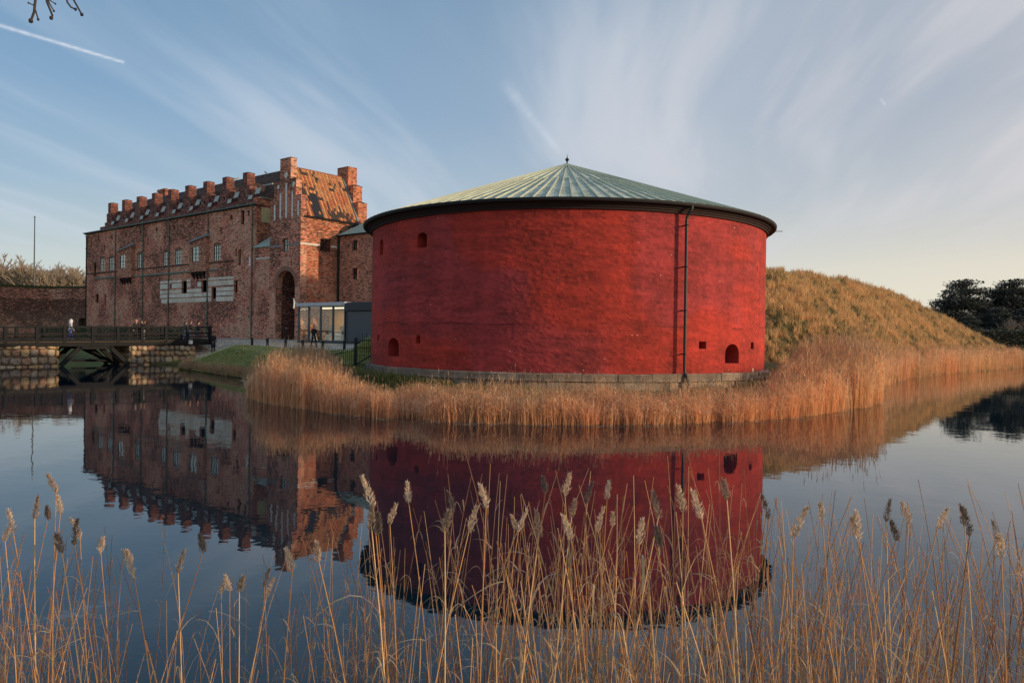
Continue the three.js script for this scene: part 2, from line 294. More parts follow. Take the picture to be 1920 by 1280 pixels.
// ---------------------------------------------------------------- the round red cannon tower
{
  const T = thing('cannon_tower', 'round red plastered tower with conical green copper roof standing above the moat', 'tower');
  T.position.set(TOWER.x, 0, -TOWER.d);
  const Rw = TOWER.r, y0 = 1.5, y1 = 8.35, arc = 2 * Math.PI * Rw;
  const red = texture(2048, 512, (i, j, x, y) => {
    const big = fbm(x * 0.35, y * 0.45, 4, 71), wipe = fbm(x * 0.9, y * 4.2, 4, 72), fine = fbm(x * 6, y * 9, 3, 73), run = fbm(x * 2.4, y * 0.25, 3, 74);
    const line = step(0.06, 0, Math.abs(y - 2.05 - 0.25 * (fbm(x * 0.5, 1, 3, 75) - 0.5))) * step(0.5, 0.6, vn(x * 0.7, 2, 76));
    const crack = step(0.035, 0, Math.abs(fbm(x * 1.1, y * 2.6, 4, 83) - 0.5)) * step(0.5, 0.62, fbm(x * 0.5, y * 0.6, 3, 84));
    let v = 0.645 + 0.2 * big + 0.24 * (wipe - 0.5) + 0.2 * (fine - 0.5) + 0.16 * (run - 0.5) - 0.1 * crack;
    v *= 1 - 0.25 * line; const pur = step(0.52, 0.7, fbm(x * 0.28 + 4, y * 0.3, 3, 77));
    let c = [mix(224, 210, pur) * v, mix(72, 76, pur) * v, mix(58, 76, pur) * v];
    const chip = vn(x * 9, y * 9, 79) * step(0.75, 0.05, y) * step(0.55, 0.7, vn(x * 0.5, 5, 80)); if (chip > 0.74) c = [205, 170, 160];
    if (hash2(Math.floor(x * 14), Math.floor(y * 30), 81) > 0.9998) c = [210, 150, 140];
    return c;
  }, true, arc, y1 - y0); red.repeat.set(1, 1);
  const redBump = texture(2048, 512, (i, j, x, y) => { const v = 255 * (0.42 * fbm(x * 0.9, y * 4.2, 4, 72) + 0.28 * fbm(x * 0.6, y * 0.6, 3, 82) + 0.3 * fbm(x * 6, y * 9, 3, 73)); return [v, v, v]; }, false, arc, y1 - y0); redBump.repeat.set(1, 1);
  const wallMat = std({ map: red, bumpMap: redBump, bumpScale: 0.11, roughness: 0.95 });
  // hollow drum with its gun ports cut through
  const lathe = new THREE.LatheGeometry([[Rw - 1.3, y0], [Rw, y0], [Rw, y1], [Rw - 1.3, y1], [Rw - 1.3, y0]].map((p) => new THREE.Vector2(...p)), 220);
  lathe.rotateY(Math.PI);
  let drum = new Brush(lathe); drum.updateMatrixWorld();
  const ev = new Evaluator(); ev.attributes = ['position', 'normal', 'uv']; ev.useGroups = false;
  const ports = [['slit', -63.2, 6.83, 7.58, 0.58, 0.3], ['window', -41.95, 6.85, 7.51, 0.64, 0.2], ['slit', -65, 2.76, 3.04, 0.3, 0], ['port', -54.1, 2.05, 2.9, 1.06, 0.4], ['slit', -42.9, 2.66, 3.01, 0.3, 0], ['port', 30.8, 2.62, 2.93, 0.42, 0], ['port', 42, 1.99, 2.84, 1.1, 0.42], ['slit', 53, 2.62, 2.93, 0.4, 0.08], ['slit', 56, 6.2, 6.42, 0.09, 0]];
  for (const [, phi, a, b, w, rise] of ports) {
    const s = new THREE.Shape((rise ? archHole(-w / 2, w / 2, a, b, rise) : rectHole(-w / 2, w / 2, a, b)).getPoints());
    const cut = new Brush(new THREE.ExtrudeGeometry(s, { depth: 2.4, bevelEnabled: false }).translate(0, 0, Rw - 1.9)); cut.rotation.y = phi * R; cut.updateMatrixWorld();
    drum = ev.evaluate(drum, cut, SUBTRACTION); drum.updateMatrixWorld();
  }
  const wg = toCreasedNormals(drum.geometry.index ? drum.geometry.toNonIndexed() : drum.geometry, 0.5);
  { const p = wg.attributes.position, uv = wg.attributes.uv;                 // unroll: one turn of the wall = one width of the texture
    for (let i = 0; i < p.count; i += 3) {
      const a = [0, 1, 2].map((k) => Math.atan2(p.getX(i + k), p.getZ(i + k)));
      if (Math.max(...a) - Math.min(...a) > 3) for (let k = 0; k < 3; k++) if (a[k] < 0) a[k] += 2 * Math.PI;
      for (let k = 0; k < 3; k++) uv.setXY(i + k, a[k] / (2 * Math.PI) + 0.5, (p.getY(i + k) - y0) / (y1 - y0));
    } }
  const wall = part('wall', wg, wallMat, T);
  for (const [kind, phi, a, b, w] of ports) if (w > 0.2) {                      // boarded backs inside the openings
    const s = part(kind === 'window' ? 'window_shutter' : 'port_shutter', box(-w / 2 - 0.1, w / 2 + 0.1, a - 0.1, b + 0.1, Rw - 0.72, Rw - 0.65), M.shutter, wall); s.rotation.y = phi * R;
  }
  // cornice of stepped mouldings, gutter
  const cor = [[Rw - 0.4, 8.2], [Rw + 0.1, 8.2], [Rw + 0.1, 8.285], [Rw + 0.16, 8.295], [Rw + 0.16, 8.36], [Rw + 0.24, 8.375], [Rw + 0.24, 8.44], [Rw + 0.32, 8.455], [Rw + 0.32, 8.54], [Rw - 0.4, 8.56]];
  part('cornice', toCreasedNormals(new THREE.LatheGeometry(cor.map((p) => new THREE.Vector2(...p)), 200), 0.4), M.cornice, T);
  part('gutter', new THREE.LatheGeometry([[Rw + 0.3, 8.55], [Rw + 0.33, 8.47], [Rw + 0.42, 8.45], [Rw + 0.48, 8.5], [Rw + 0.49, 8.6]].map((p) => new THREE.Vector2(...p)), 200), M.blackPaint, T);
  // roof: copper sheets between standing seams on a cone
  const Re = 10.62, ye = 8.57, ya = 12.28, cone = (r) => mix(ya, ye, r / Re);
  const roof = part('roof', new THREE.ConeGeometry(Re - 0.06, ya - ye - 0.03, 128, 1).translate(0, (ya + ye) / 2 - 0.035, 0), std({ color: C(0.1, 0.16, 0.13), roughness: 0.8 }), T);
  const patina = (seed) => texture(128, 256, (i, j, x, y) => {
    const st = fbm(i / 9, j / 70, 4, seed), sp = fbm(i / 14, j / 14, 4, seed + 3), v = 0.78 + 0.3 * st + 0.3 * (sp - 0.5), br = step(0.6, 0.82, fbm(i / 20, j / 30, 4, seed + 7)) * 0.45;
    return [mix(196, 140, br) * v, mix(205, 146, br) * v, mix(188, 128, br) * v];
  }, true, 1, 1);
  const pats = [101, 111, 121, 131].map(patina);
  const sheetMats = [0, 1, 2, 3].flatMap((k) => [0.82, 1, 1.14].map((v, n) => std({ map: pats[k], color: C(v * (0.97 + 0.03 * n), v, v * 0.98), roughness: 0.62 })));
  function sheet(a0, a1, r0, r1, lift) {                                          // r0 nearer the eave
    const pos = [], uv = [], P = (a, r, h) => [Math.sin(a) * r, cone(r) + h, Math.cos(a) * r];
    const q = [P(a0, r0, lift + 0.012), P(a1, r0, lift + 0.012), P(a1, r1, lift), P(a0, r1, lift)], lo = [P(a0, r0, lift - 0.012), P(a1, r0, lift - 0.012)];
    for (const t of [[q[0], q[1], q[2]], [q[0], q[2], q[3]], [lo[0], lo[1], q[1]], [lo[0], q[1], q[0]]]) pos.push(...t.flat());
    uv.push(0, 0, 1, 0, 1, 1, 0, 0, 1, 1, 0, 1, 0, 0, 1, 0, 1, 0.02, 0, 0, 1, 0.02, 0, 0.02);
    const g = new THREE.BufferGeometry(); g.setAttribute('position', new THREE.Float32BufferAttribute(pos, 3)); g.setAttribute('uv', new THREE.Float32BufferAttribute(uv, 2)); g.computeVertexNormals(); return g;
  }
  const N = 128, rs1 = [10.64, 9.75, 8.8, 7.85, 6.9, 5.95, 5.05], rs2 = [5.05, 4.15, 3.2, 2.25, 1.3, 0.42], rest = [], list = [];
  for (let s = 0; s < N; s++) for (let k = 0; k < 6; k++) list.push([s, s + 1, rs1[k] - (k && s & 1 ? 0.3 : 0), rs1[k + 1] - (k < 5 && s & 1 ? 0.3 : 0), s * 7 + k]);
  for (let s = 0; s < N; s += 2) for (let k = 0; k < 5; k++) list.push([s, s + 2, rs2[k] - (k && s & 2 ? 0.3 : 0), rs2[k + 1] - (k < 4 && s & 2 ? 0.3 : 0), s * 5 + k + 3000]);
  const items = list.map(([a, b, r0, r1, id]) => { let m = ((a + b) / 2 / N) * 360; if (m > 180) m -= 360; return { a, b, r0, r1, id, off: Math.abs(m - 4) - (r0 < 5 ? 14 : 0) }; }).sort((p, q) => p.off - q.off);
  items.forEach((it, n) => {
    const h = hash2(it.id, 3, 91), g = sheet((it.a / N) * 2 * Math.PI, (it.b / N) * 2 * Math.PI, it.r0, it.r1, 0.004 + 0.006 * h), m = sheetMats[Math.floor(h * 1000) % sheetMats.length];
    if (n < 290) part('copper_sheet', g, m, roof); else rest.push(g);
  });
  const restSheets = part('copper_sheeting', rest, sheetMats[4], roof); restSheets.userData.kind = 'stuff';
  const seamMat = std({ map: pats[1], color: C(1.05, 1.05, 1), roughness: 0.6 });
  for (let s = 0; s < N; s++) {
    const a = (s / N) * 2 * Math.PI, rt = s % 2 ? 5.05 : 0.5, P = (r, h) => [Math.sin(a) * r, cone(r) + h, Math.cos(a) * r];
    part('seam', bar(P(10.66, 0.035), P(rt, 0.035), s % 4 === 0 ? 0.05 : 0.035, 0.075), seamMat, roof);
  }
  part('cap', new THREE.ConeGeometry(0.75, 0.3, 32, 1, true).translate(0, ya - 0.06, 0), M.copper, roof);
  part('finial', new THREE.LatheGeometry([[0.09, 12.2], [0.05, 12.34], [0.035, 12.42], [0.05, 12.46], [0.1, 12.52], [0.11, 12.56], [0.05, 12.62], [0.02, 12.68], [0.004, 12.86]].map((p) => new THREE.Vector2(...p)), 16), M.iron, T);
  // plinth: two rings of stone blocks
  const stoneTex = texture(256, 256, (i, j, x, y) => { const v = 0.6 + 0.5 * fbm(x * 4, y * 4, 5, 141) + 0.15 * hash2(i, j, 142), mo = step(0.58, 0.75, fbm(x * 2.2 + 4, y * 2.2, 4, 143)); return [mix(168, 122, mo) * v, mix(150, 116, mo) * v, mix(132, 86, mo) * v]; }, true, 2, 2);
  const stoneMats = [[1, 1, 1], [0.8, 0.78, 0.76], [1.08, 0.98, 0.88], [0.68, 0.68, 0.68]].map((c) => std({ map: stoneTex, color: C(...c), bumpMap: grainBump, bumpScale: 0.03 }));
  const rnd = rng(21);
  part('plinth_core', new THREE.CylinderGeometry(Rw + 0.08, Rw + 0.1, 1.35, 160, 1, true).translate(0, 0.8, 0), std({ color: C(0.13, 0.1, 0.08), map: grain }), T);
  for (const [ya0, yb0, ri, out, len] of [[1.26, 1.575, Rw - 0.15, 0.27, 1.5], [0.86, 1.25, Rw - 0.1, 0.2, 1.0], [0.4, 0.85, Rw - 0.1, 0.22, 1.1]]) {
    for (let a = 0; a < 2 * Math.PI - 0.04;) {
      const b = Math.min(2 * Math.PI, a + (len * (0.6 + 0.8 * rnd())) / Rw), ro = Rw + out + 0.05 * (rnd() - 0.5), dy = 0.03 * (rnd() - 0.5), n = 3, pos = [], q = [];
      const e = 0.006 / Rw * 1.5;
      for (let k = 0; k <= n; k++) { const t = mix(a + e, b - e, k / n), s = Math.sin(t), c = Math.cos(t), jy = 0.012 * (rnd() - 0.5); q.push([[s * ri, ya0, c * ri], [s * ro, ya0, c * ro], [s * ro, yb0 - 0.035 + dy + jy, c * ro], [s * (ro - 0.04), yb0 + dy + jy, c * (ro - 0.04)], [s * ri, yb0 + dy, c * ri]]); }
      for (let k = 0; k < n; k++) for (let m = 0; m < 4; m++) pos.push(...q[k][m], ...q[k + 1][m], ...q[k + 1][m + 1], ...q[k][m], ...q[k + 1][m + 1], ...q[k][m + 1]);
      for (const k of [0, n]) for (let m = 1; m < 4; m++) pos.push(...q[k][0], ...q[k][m], ...q[k][m + 1]);
      const g = new THREE.BufferGeometry(); g.setAttribute('position', new THREE.Float32BufferAttribute(pos, 3));
      part('stone_block', metric(g), stoneMats[Math.floor(rnd() * 4)], T); a = b;
    }
  }
  // rainwater pipe with brackets
  const phi = 24.2 * R, dir = (r, y, da = 0) => [Math.sin(phi + da) * r, y, Math.cos(phi + da) * r];
  const pipe = part('drainpipe', tube([dir(Rw + 0.44, 8.5, 0.012), dir(Rw + 0.42, 8.32, 0.012), dir(Rw + 0.3, 8.12, 0.004), dir(Rw + 0.27, 7.95), dir(Rw + 0.27, 7.6), dir(Rw + 0.27, 5), dir(Rw + 0.27, 1.85), dir(Rw + 0.29, 1.62), dir(Rw + 0.42, 1.4, 0.006), dir(Rw + 0.46, 0.95, 0.01)], 0.065, 10, 60), std({ color: C(0.03, 0.028, 0.028), roughness: 0.5, map: grain }), T);
  for (const y of [2.4, 4.2, 6, 7.7]) part('bracket', merge([bar(dir(Rw - 0.1, y), dir(Rw + 0.27, y), 0.05, 0.05), new THREE.TorusGeometry(0.085, 0.018, 6, 14).rotateX(Math.PI / 2).translate(...dir(Rw + 0.27, y))]), M.iron, pipe);
  // broken spur of gutter at the right eave
  part('gutter_spike', bar([Math.sin(1.33) * 10.6, 8.5, Math.cos(1.33) * 10.6], [Math.sin(1.33) * 11.0, 8.5, Math.cos(1.33) * 11.0], 0.03), M.iron, T);
}

// ---------------------------------------------------------------- the castle: local x = u along the front, y up, z = towards the moat
function castleThing(name, label, category, group) { const g = thing(name, label, category, group); g.position.set(CASTLE.x, 0, -CASTLE.d); g.rotation.y = -(Math.PI / 2 - CASTLE.a); return g; }
const bumpOf = (b, o = {}) => std({ ...b, ...o });
const mainBrick = brick(2048, 1024, 44, 17.6, [[200, 120, 98], [182, 104, 86], [212, 140, 112], [166, 96, 82], [192, 124, 102]], [214, 190, 164],
  (x, y, big, mid) => clamp(0.07 + 0.6 * step(0.5, 0.66, big) + 0.4 * step(38, 42, x) * step(9, 3, y) * step(0.4, 0.6, mid) + 0.45 * step(2, 0.4, x) * step(10, 6, y)),
  (x, y, big, mid) => clamp(0.14 + 0.5 * step(0.5, 0.34, big) + 0.2 * step(0.55, 0.7, mid)), 201);
const gateBrick = brick(1024, 1024, 12, 22, [[186, 108, 78], [170, 94, 70], [196, 124, 88], [156, 90, 72], [178, 108, 84]], [192, 168, 142],
  (x, y, big, mid) => clamp(0.06 + 0.45 * step(0.5, 0.68, big) * step(11, 5, y)), (x, y, big) => clamp(0.12 + 0.3 * step(0.48, 0.36, big)), 231);
const wingBrick = brick(1024, 512, 18, 9, [[178, 118, 94], [162, 104, 86], [190, 130, 104]], [196, 176, 154], () => 0.06, () => 0.16, 261);
const sootShadeBrick = brick(1024, 512, 22, 11, [[128, 78, 70], [112, 68, 64], [140, 90, 78], [104, 66, 62]], [132, 112, 100], () => 0.05, () => 0.22, 291);  // darker brick of the gables; also paints the shade inside the passage
const brickSootShade = bumpOf(sootShadeBrick), brickMain = bumpOf(mainBrick), brickGate = bumpOf(gateBrick), brickWing = bumpOf(wingBrick);
const shift = (g, dx, dy) => { const uv = g.attributes.uv; for (let i = 0; i < uv.count; i++) uv.setXY(i, uv.getX(i) + dx, uv.getY(i) + dy); return g; };

// a glazed window: frame mesh with panes as its children; it stands in the x-y plane facing +z (turn it for other walls)
function windowAt(parent, x, y, z, w, h, cols, rows, curtain, turn = 0, sub = 2) {  // curtain turns on the pale sheets that imitate sky reflection
  const f = 0.06, m = 0.026, fr = [box(-w / 2, -w / 2 + f, 0, h, -0.06, 0.03), box(w / 2 - f, w / 2, 0, h, -0.06, 0.03), box(-w / 2 + f, w / 2 - f, 0, f, -0.06, 0.05), box(-w / 2 + f, w / 2 - f, h - f, h, -0.06, 0.03)];
  for (let i = 1; i < cols; i++) fr.push(box(-w / 2 + (w * i) / cols - f * 0.45, -w / 2 + (w * i) / cols + f * 0.45, f, h - f, -0.05, 0.025));
  for (let j = 1; j < rows; j++) fr.push(box(-w / 2 + f, w / 2 - f, (h * j) / rows - f * 0.4, (h * j) / rows + f * 0.4, -0.045, 0.028));
  for (let i = 0; i < cols; i++) for (let k = 1; k < sub; k++) { const cx = -w / 2 + (w * (i + k / sub)) / cols; fr.push(box(cx - m / 2, cx + m / 2, f, h - f, -0.03, 0.012)); }
  for (let j = 0; j < rows * 2; j++) if (j % 2) { const cy = (h * j) / (rows * 2); fr.push(box(-w / 2 + f, w / 2 - f, cy - m / 2, cy + m / 2, -0.03, 0.01)); }
  const win = part('window', fr, M.frame, parent); win.position.set(x, y, z); win.rotation.y = turn;
  for (let i = 0; i < cols; i++) for (let j = 0; j < rows; j++) part('pane', box(-w / 2 + (w * i) / cols + 0.03, -w / 2 + (w * (i + 1)) / cols - 0.03, (h * j) / rows + 0.03, (h * (j + 1)) / rows - 0.03, -0.02, -0.012), M.pane, win);
  if (curtain) for (const sd of [-1, 1]) {                         // two pale pleated sheets standing in for sky reflected in the glass
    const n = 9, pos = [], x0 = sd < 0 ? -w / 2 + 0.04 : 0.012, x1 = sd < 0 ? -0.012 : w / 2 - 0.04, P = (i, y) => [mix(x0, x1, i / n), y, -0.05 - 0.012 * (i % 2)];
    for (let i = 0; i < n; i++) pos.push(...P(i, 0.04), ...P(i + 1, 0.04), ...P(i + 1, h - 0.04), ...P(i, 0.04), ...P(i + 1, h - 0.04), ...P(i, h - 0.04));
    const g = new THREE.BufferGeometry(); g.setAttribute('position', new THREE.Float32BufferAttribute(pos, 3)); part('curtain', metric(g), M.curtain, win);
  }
  return win;
}
const rnd4 = rng(77);

// ---- main range
{
  const T = castleThing('castle_range', 'long brick castle range with a row of stepped gables behind the bridge', 'castle');
  const L = -41.5, top = 16.45;
  const wins = [[-36.5, 11.1, 1.35, 1.78], [-33.65, 11.08, 1.4, 1.78], [-25.6, 11.05, 1.4, 1.78], [-18.86, 10.98, 1.4, 1.78], [-15.96, 10.98, 1.42, 1.78], [-7.37, 10.98, 1.4, 1.8]];
  const slits = [[-37.95, -37.43, 15.27, 15.84, 0], [-33.95, -33.4, 15.22, 15.8, 0], [-29.84, -29.36, 15.25, 15.79, 0], [-25.82, -25.3, 15.28, 15.8, 0.2], [-21.58, -21.1, 15.33, 15.82, 0.2], [-17.36, -16.86, 15.3, 15.82, 0.22], [-13.13, -12.65, 15.3, 15.83, 0.22], [-4.86, -4.31, 15.31, 15.9, 0.25],
    [-40.2, -39.8, 14.55, 15.95, 0], [-39.65, -39.25, 13.9, 14.4, 0], [-35.9, -35.58, 13.9, 14.63, 0], [-23.69, -23.33, 13.73, 14.56, 0], [-19.45, -19.12, 13.86, 14.56, 0], [-15.22, -14.88, 13.92, 14.6, 0], [-6.8, -6.4, 13.83, 14.63, 0], [-39.4, -38.4, 10.56, 12.4, 0.3],
    [-38.5, -37.5, 6.9, 8.08, 0], [-35.7, -35.15, 6.4, 8.05, 0], [-15.1, -13.9, 7.6, 9.05, 0.3], [-10.65, -9.4, 7.63, 8.95, 0], [-8.45, -7.5, 6.8, 8.13, 0.2], [-18, -17.45, 8.2, 8.75, 0], [-3.85, -3.2, 7.37, 8.72, 0], [-3.18, -2.62, 10.3, 12, 0], [-3.75, -3.35, 11.28, 12.14, 0], [-2.65, -2.05, 14.65, 16.15, 0], [-1.37, -1, 15.43, 16.02, 0]];
  const holes = [...wins.map(([x, y, w, h]) => archHole(x - w / 2, x + w / 2, y, y + h, 0.22)), ...slits.map(([a, b, c, d, r]) => (r ? archHole(a, b, c, d, r) : rectHole(a, b, c, d)))];
  const front = part('wall', shift(wallShape([[L, 0.5], [0, 0.5], [0, top], [L, top]], holes, 0.24), 42, 0), brickMain, T);
  part('wall', shift(box(-0.8, 0, 0.5, top + 0.9, -14, -0.241), 3, 0), brickGate, T);
  part('wall', shift(box(L, L + 0.8, 0.5, top, -14, -0.241), 3, 0), brickMain, T);
  part('wall', shift(box(L + 0.801, -0.801, 0.5, top, -14, -13.2), 0, 0), brickMain, T);
  part('floor', box(L + 0.8, -0.8, 9.5, 9.7, -13.2, -0.26), M.roomFloor, T);
  for (const [x, y, w, h] of wins) {
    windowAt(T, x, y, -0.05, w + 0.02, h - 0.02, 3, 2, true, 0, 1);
    const arch = []; for (let k = 0; k < 9; k++) { const t = (k / 8 - 0.5) * 1.5, cx = x + Math.sin(t) * w * 0.74, cy = y + h - 0.42 + Math.cos(t) * 0.56; arch.push(box(-0.06, 0.06, -0.12, 0.12, 0.004, 0.03).rotateZ(-t * 0.5).translate(cx, cy + 0.04, 0)); }
    part('window_arch', arch, std({ color: C(0.24, 0.12, 0.08), map: grain }), T);
  }
  // string course, mossy ledges
  part('string_course', [box(L, -12.75, 10.86, 10.98, 0.002, 0.09), box(-8.9, -3.9, 10.78, 10.9, 0.002, 0.09)], std({ color: C(0.05, 0.035, 0.03), map: grain }), T);
  for (const [a, b, y] of [[-38.6, -32.4, 10.12], [-27.9, -13.2, 9.98], [-8.9, -6.85, 9.94]]) {
    part('ledge', metric(new THREE.ExtrudeGeometry(new THREE.Shape([[0, 0], [0.16, 0], [0.16, 0.06], [0, 0.2]].map((p) => new THREE.Vector2(...p))), { depth: b - a, bevelEnabled: false }).rotateY(-Math.PI / 2).scale(1, 1, 1).translate(b, y, 0.003)), std({ color: C(0.16, 0.24, 0.2), map: grain }), T);
  }
  // limestone bands, stone by stone, stopping at the openings
  const opens = slits.filter((s) => s[0] > -20.5 && s[1] < -3.2 && s[3] < 9.3);
  const limeMats = [[0.9, 0.82, 0.7], [0.84, 0.76, 0.64], [0.92, 0.86, 0.76], [0.8, 0.71, 0.58]].map((c) => std({ color: C(...c), map: grain, bumpMap: grainBump, bumpScale: 0.02, roughness: 0.95 }));
  [[8.9, 9.2], [8.24, 8.8], [7.62, 8.06], [7.12, 7.56], [6.5, 7.02]].forEach(([a, b], row) => {
    let x = row === 4 ? -19.95 : -20.3;
    while (x < -4.0) {
      let e = Math.min(-3.95, x + 0.5 + 1.3 * rnd4());
      const skip = (row === 0 && x > -13.3 && x < -9.3) || (row === 1 && x > -13.6 && x < -10.7);
      const hit = opens.find((o) => o[1] > x + 0.02 && o[0] < e && o[2] < b - 0.05 && o[3] > a + 0.05);
      if (hit) { if (hit[0] - x > 0.12) { part('limestone', rbox(x, hit[0] - 0.01, a, b, -0.05, 0.014 + 0.014 * rnd4(), 0.012), limeMats[Math.floor(rnd4() * 4)], T); } x = hit[1] + 0.01; continue; }
      if (!skip) part('limestone', rbox(x + 0.008, e - 0.008, a + 0.02 * rnd4(), b - 0.02 * rnd4(), -0.05, 0.014 + 0.014 * rnd4(), 0.012), limeMats[Math.floor(rnd4() * 4)], T);
      x = e;
    }
  });
  // two oriels with slanting lead roofs and corbels
  for (const [c, w, y0, y1, wx, wy] of [[-28.95, 3.7, 9.95, 13.35, -29.5, 11.16], [-10.85, 3.6, 9.95, 13.25, -11.3, 11.06]]) {
    const o = part('oriel', shift(wallShape([[c - w / 2, y0], [c + w / 2, y0], [c + w / 2, y1 + 0.55], [c - w / 2, y1]], [archHole(wx - 0.72, wx + 0.72, wy, wy + 1.8, 0.3)], 0.4), 42, 0), brickWing, T); o.position.z = 0.41;
    part('oriel_roof', metric(new THREE.ExtrudeGeometry(new THREE.Shape([[-0.02, 0.02], [0.62, -0.1], [0.62, -0.04], [-0.02, 0.45]].map((p) => new THREE.Vector2(...p))), { depth: w + 0.3, bevelEnabled: false }).rotateY(-Math.PI / 2).rotateZ(0.14).translate(c + w / 2 + 0.15, y1 + 0.62, 0)), M.lead, T);
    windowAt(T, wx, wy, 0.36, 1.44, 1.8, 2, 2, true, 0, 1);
    for (let k = 0; k < 4; k++) { const x = c - 1.2 + k * 0.75; part('corbel', metric(new THREE.ExtrudeGeometry(new THREE.Shape([[0, 0], [0, -0.85], [0.12, -0.7], [0.4, -0.25], [0.42, 0]].map((p) => new THREE.Vector2(...p))), { depth: 0.26, bevelEnabled: false }).rotateY(-Math.PI / 2).translate(x, y0, 0)), M.cornice, T); }
  }
  // eave: green gutter with lead drips
  part('eave', box(L - 0.35, 0.1, top, top + 0.1, -1.2, 0.22), M.timber, T);
  part('gutter', [box(L - 0.4, 0.12, top + 0.08, top + 0.2, 0.1, 0.34)], M.greenPipe, T);
  for (let k = 0; k < 10; k++) part('lead_apron', metric(new THREE.BoxGeometry(1.6, 0.03, 0.7).rotateX(0.28).translate(-38 + k * 4.1, top + 0.3, -0.12)), M.pale, T);
  // parapet and stepped gables
  const gable = (c) => {
    const s = [[-2.05, 16.6], [-2.05, 17.2], [-1.4, 17.2], [-1.4, 17.75], [-0.84, 17.75], [-0.84, 18.9], [-0.42, 18.9], [-0.42, 20.3], [0.42, 20.3], [0.42, 18.9], [0.84, 18.9], [0.84, 17.75], [1.4, 17.75], [1.4, 17.2], [2.05, 17.2], [2.05, 16.6]];
    return shift(wallShape(s.map(([x, y]) => [x + c, y]), [rectHole(c - 0.12, c + 0.12, 17.75, 18.1)], 0.95).translate(0, 0, -0.5), 42, 0);
  };
  const darkBrick = brickSootShade;
  for (let k = 0; k < 9; k++) {
    const c = -35.6 + k * 4.1;
    part('stepped_gable', gable(c), darkBrick, T);
    // capping tiles on the steps
    part('coping', [[-0.42, 0.42, 20.3], [-0.84, -0.42, 18.9], [0.42, 0.84, 18.9], [-1.4, -0.84, 17.75], [0.84, 1.4, 17.75]].map(([a, b, y]) => metric(new THREE.CylinderGeometry(0.02, 0.62, 0.14, 4, 1).rotateY(Math.PI / 4).scale((b - a + 0.1) / 0.88, 1, 1.15).translate(c + (a + b) / 2, y + 0.07, -0.97))), std({ color: C(0.11, 0.06, 0.045), map: grain }), T);
    // little roof running back from each gable, and the lead-covered hatch in the valley beside it
    part('gable_roof', metric(new THREE.ExtrudeGeometry(new THREE.Shape([[-1.7, 17.2], [0, 19.4], [1.7, 17.2]].map(([x, y]) => new THREE.Vector2(x + c, y))), { depth: 2.6, bevelEnabled: false }).translate(0, 0, -4.0)), std({ color: C(0.05, 0.03, 0.024), map: grain }), T);
    part('lead_hatch', [box(-0.42, 0.42, -0.36, 0.36, -0.03, 0.03).rotateX(-0.35).translate(c + 2.1, 18.15, -0.75), box(-0.34, 0.34, -0.24, 0.24, -0.03, 0.03).rotateX(-0.3).translate(c + 1.3, 17.5, -0.36)], M.pale, T);
    part('lead_bar', box(c + 0.9, c + 2.7, 19.0, 19.15, -2.2, -2.1), M.pale, T);
  }
  part('parapet', shift(box(L + 2.9, -0.15, top + 0.1, 17.3, -1.4, -0.56), 42, 0), darkBrick, T);
  // main roof of dark tiles
  const tiles = texture(256, 256, (i, j, x, y) => { const r = Math.floor(y / 0.32), c = Math.floor(x / 0.21 + (r & 1) * 0.5), f = (y / 0.32) % 1, v = (0.5 + 0.5 * hash2(c, r, 301)) * (0.6 + 0.4 * step(0, 0.25, f)); return [104 * v, 74 * v, 60 * v]; }, true, 3.36, 2.56);
  part('roof', metric(new THREE.ExtrudeGeometry(new THREE.Shape([[1.3, 16.9], [5.2, 21.4], [6.2, 21.4], [14.2, 16.4], [14.2, 16.2], [1.3, 16.5]].map((p) => new THREE.Vector2(...p))), { depth: 39, bevelEnabled: false }).rotateY(Math.PI / 2).translate(-39.6, 0, 0)), std({ map: tiles, roughness: 0.9 }), T);
  const ch = part('chimney', [shift(box(-32.2, -30.2, 20, 22.2, -6.6, -5.4), 0, 0)], brickGate, T); part('chimney_cap', box(-32.3, -30.1, 22.2, 22.45, -6.7, -5.3), brickGate, ch);
  // downpipes
  for (const x of [-41.3, -32.36, -24.69, -18.1, -9.21, -0.35]) {
    const p = part('drainpipe', tube([[x, top + 0.1, 0.22], [x, top - 0.3, 0.18], [x, top - 0.6, 0.11], [x, 12, 0.11], [x, 7, 0.11], [x, 2.1, 0.11]], 0.068, 8, 24), x < -41 ? M.iron : x > -1 || x === -9.21 ? M.greenPipe : std({ color: C(0.14, 0.17, 0.15), roughness: 0.6, map: grain }), T);
    for (let y = 4; y < 16; y += 2.6) part('bracket', box(x - 0.13, x + 0.13, y, y + 0.06, 0, 0.2), M.iron, p);
  }
  // pale panel on the sunny end wall, and the sunlit stub of parapet beside the gatehouse
  part('blind_panel', box(0.002, 0.03, 14.78, 16.38, -1.95, -0.75), std({ color: C(0.6, 0.52, 0.28), map: grain }), T);
  part('end_roof', metric(new THREE.BoxGeometry(0.6, 0.08, 3.4).rotateZ(-0.18).translate(-0.1, 17.42, -2.4)), M.copper, T);
  // cracks of repaired brick beside the corner
  part('white_slit', box(-1.02, -0.72, 10.13, 11.03, 0.002, 0.02), M.plaster, T);
}
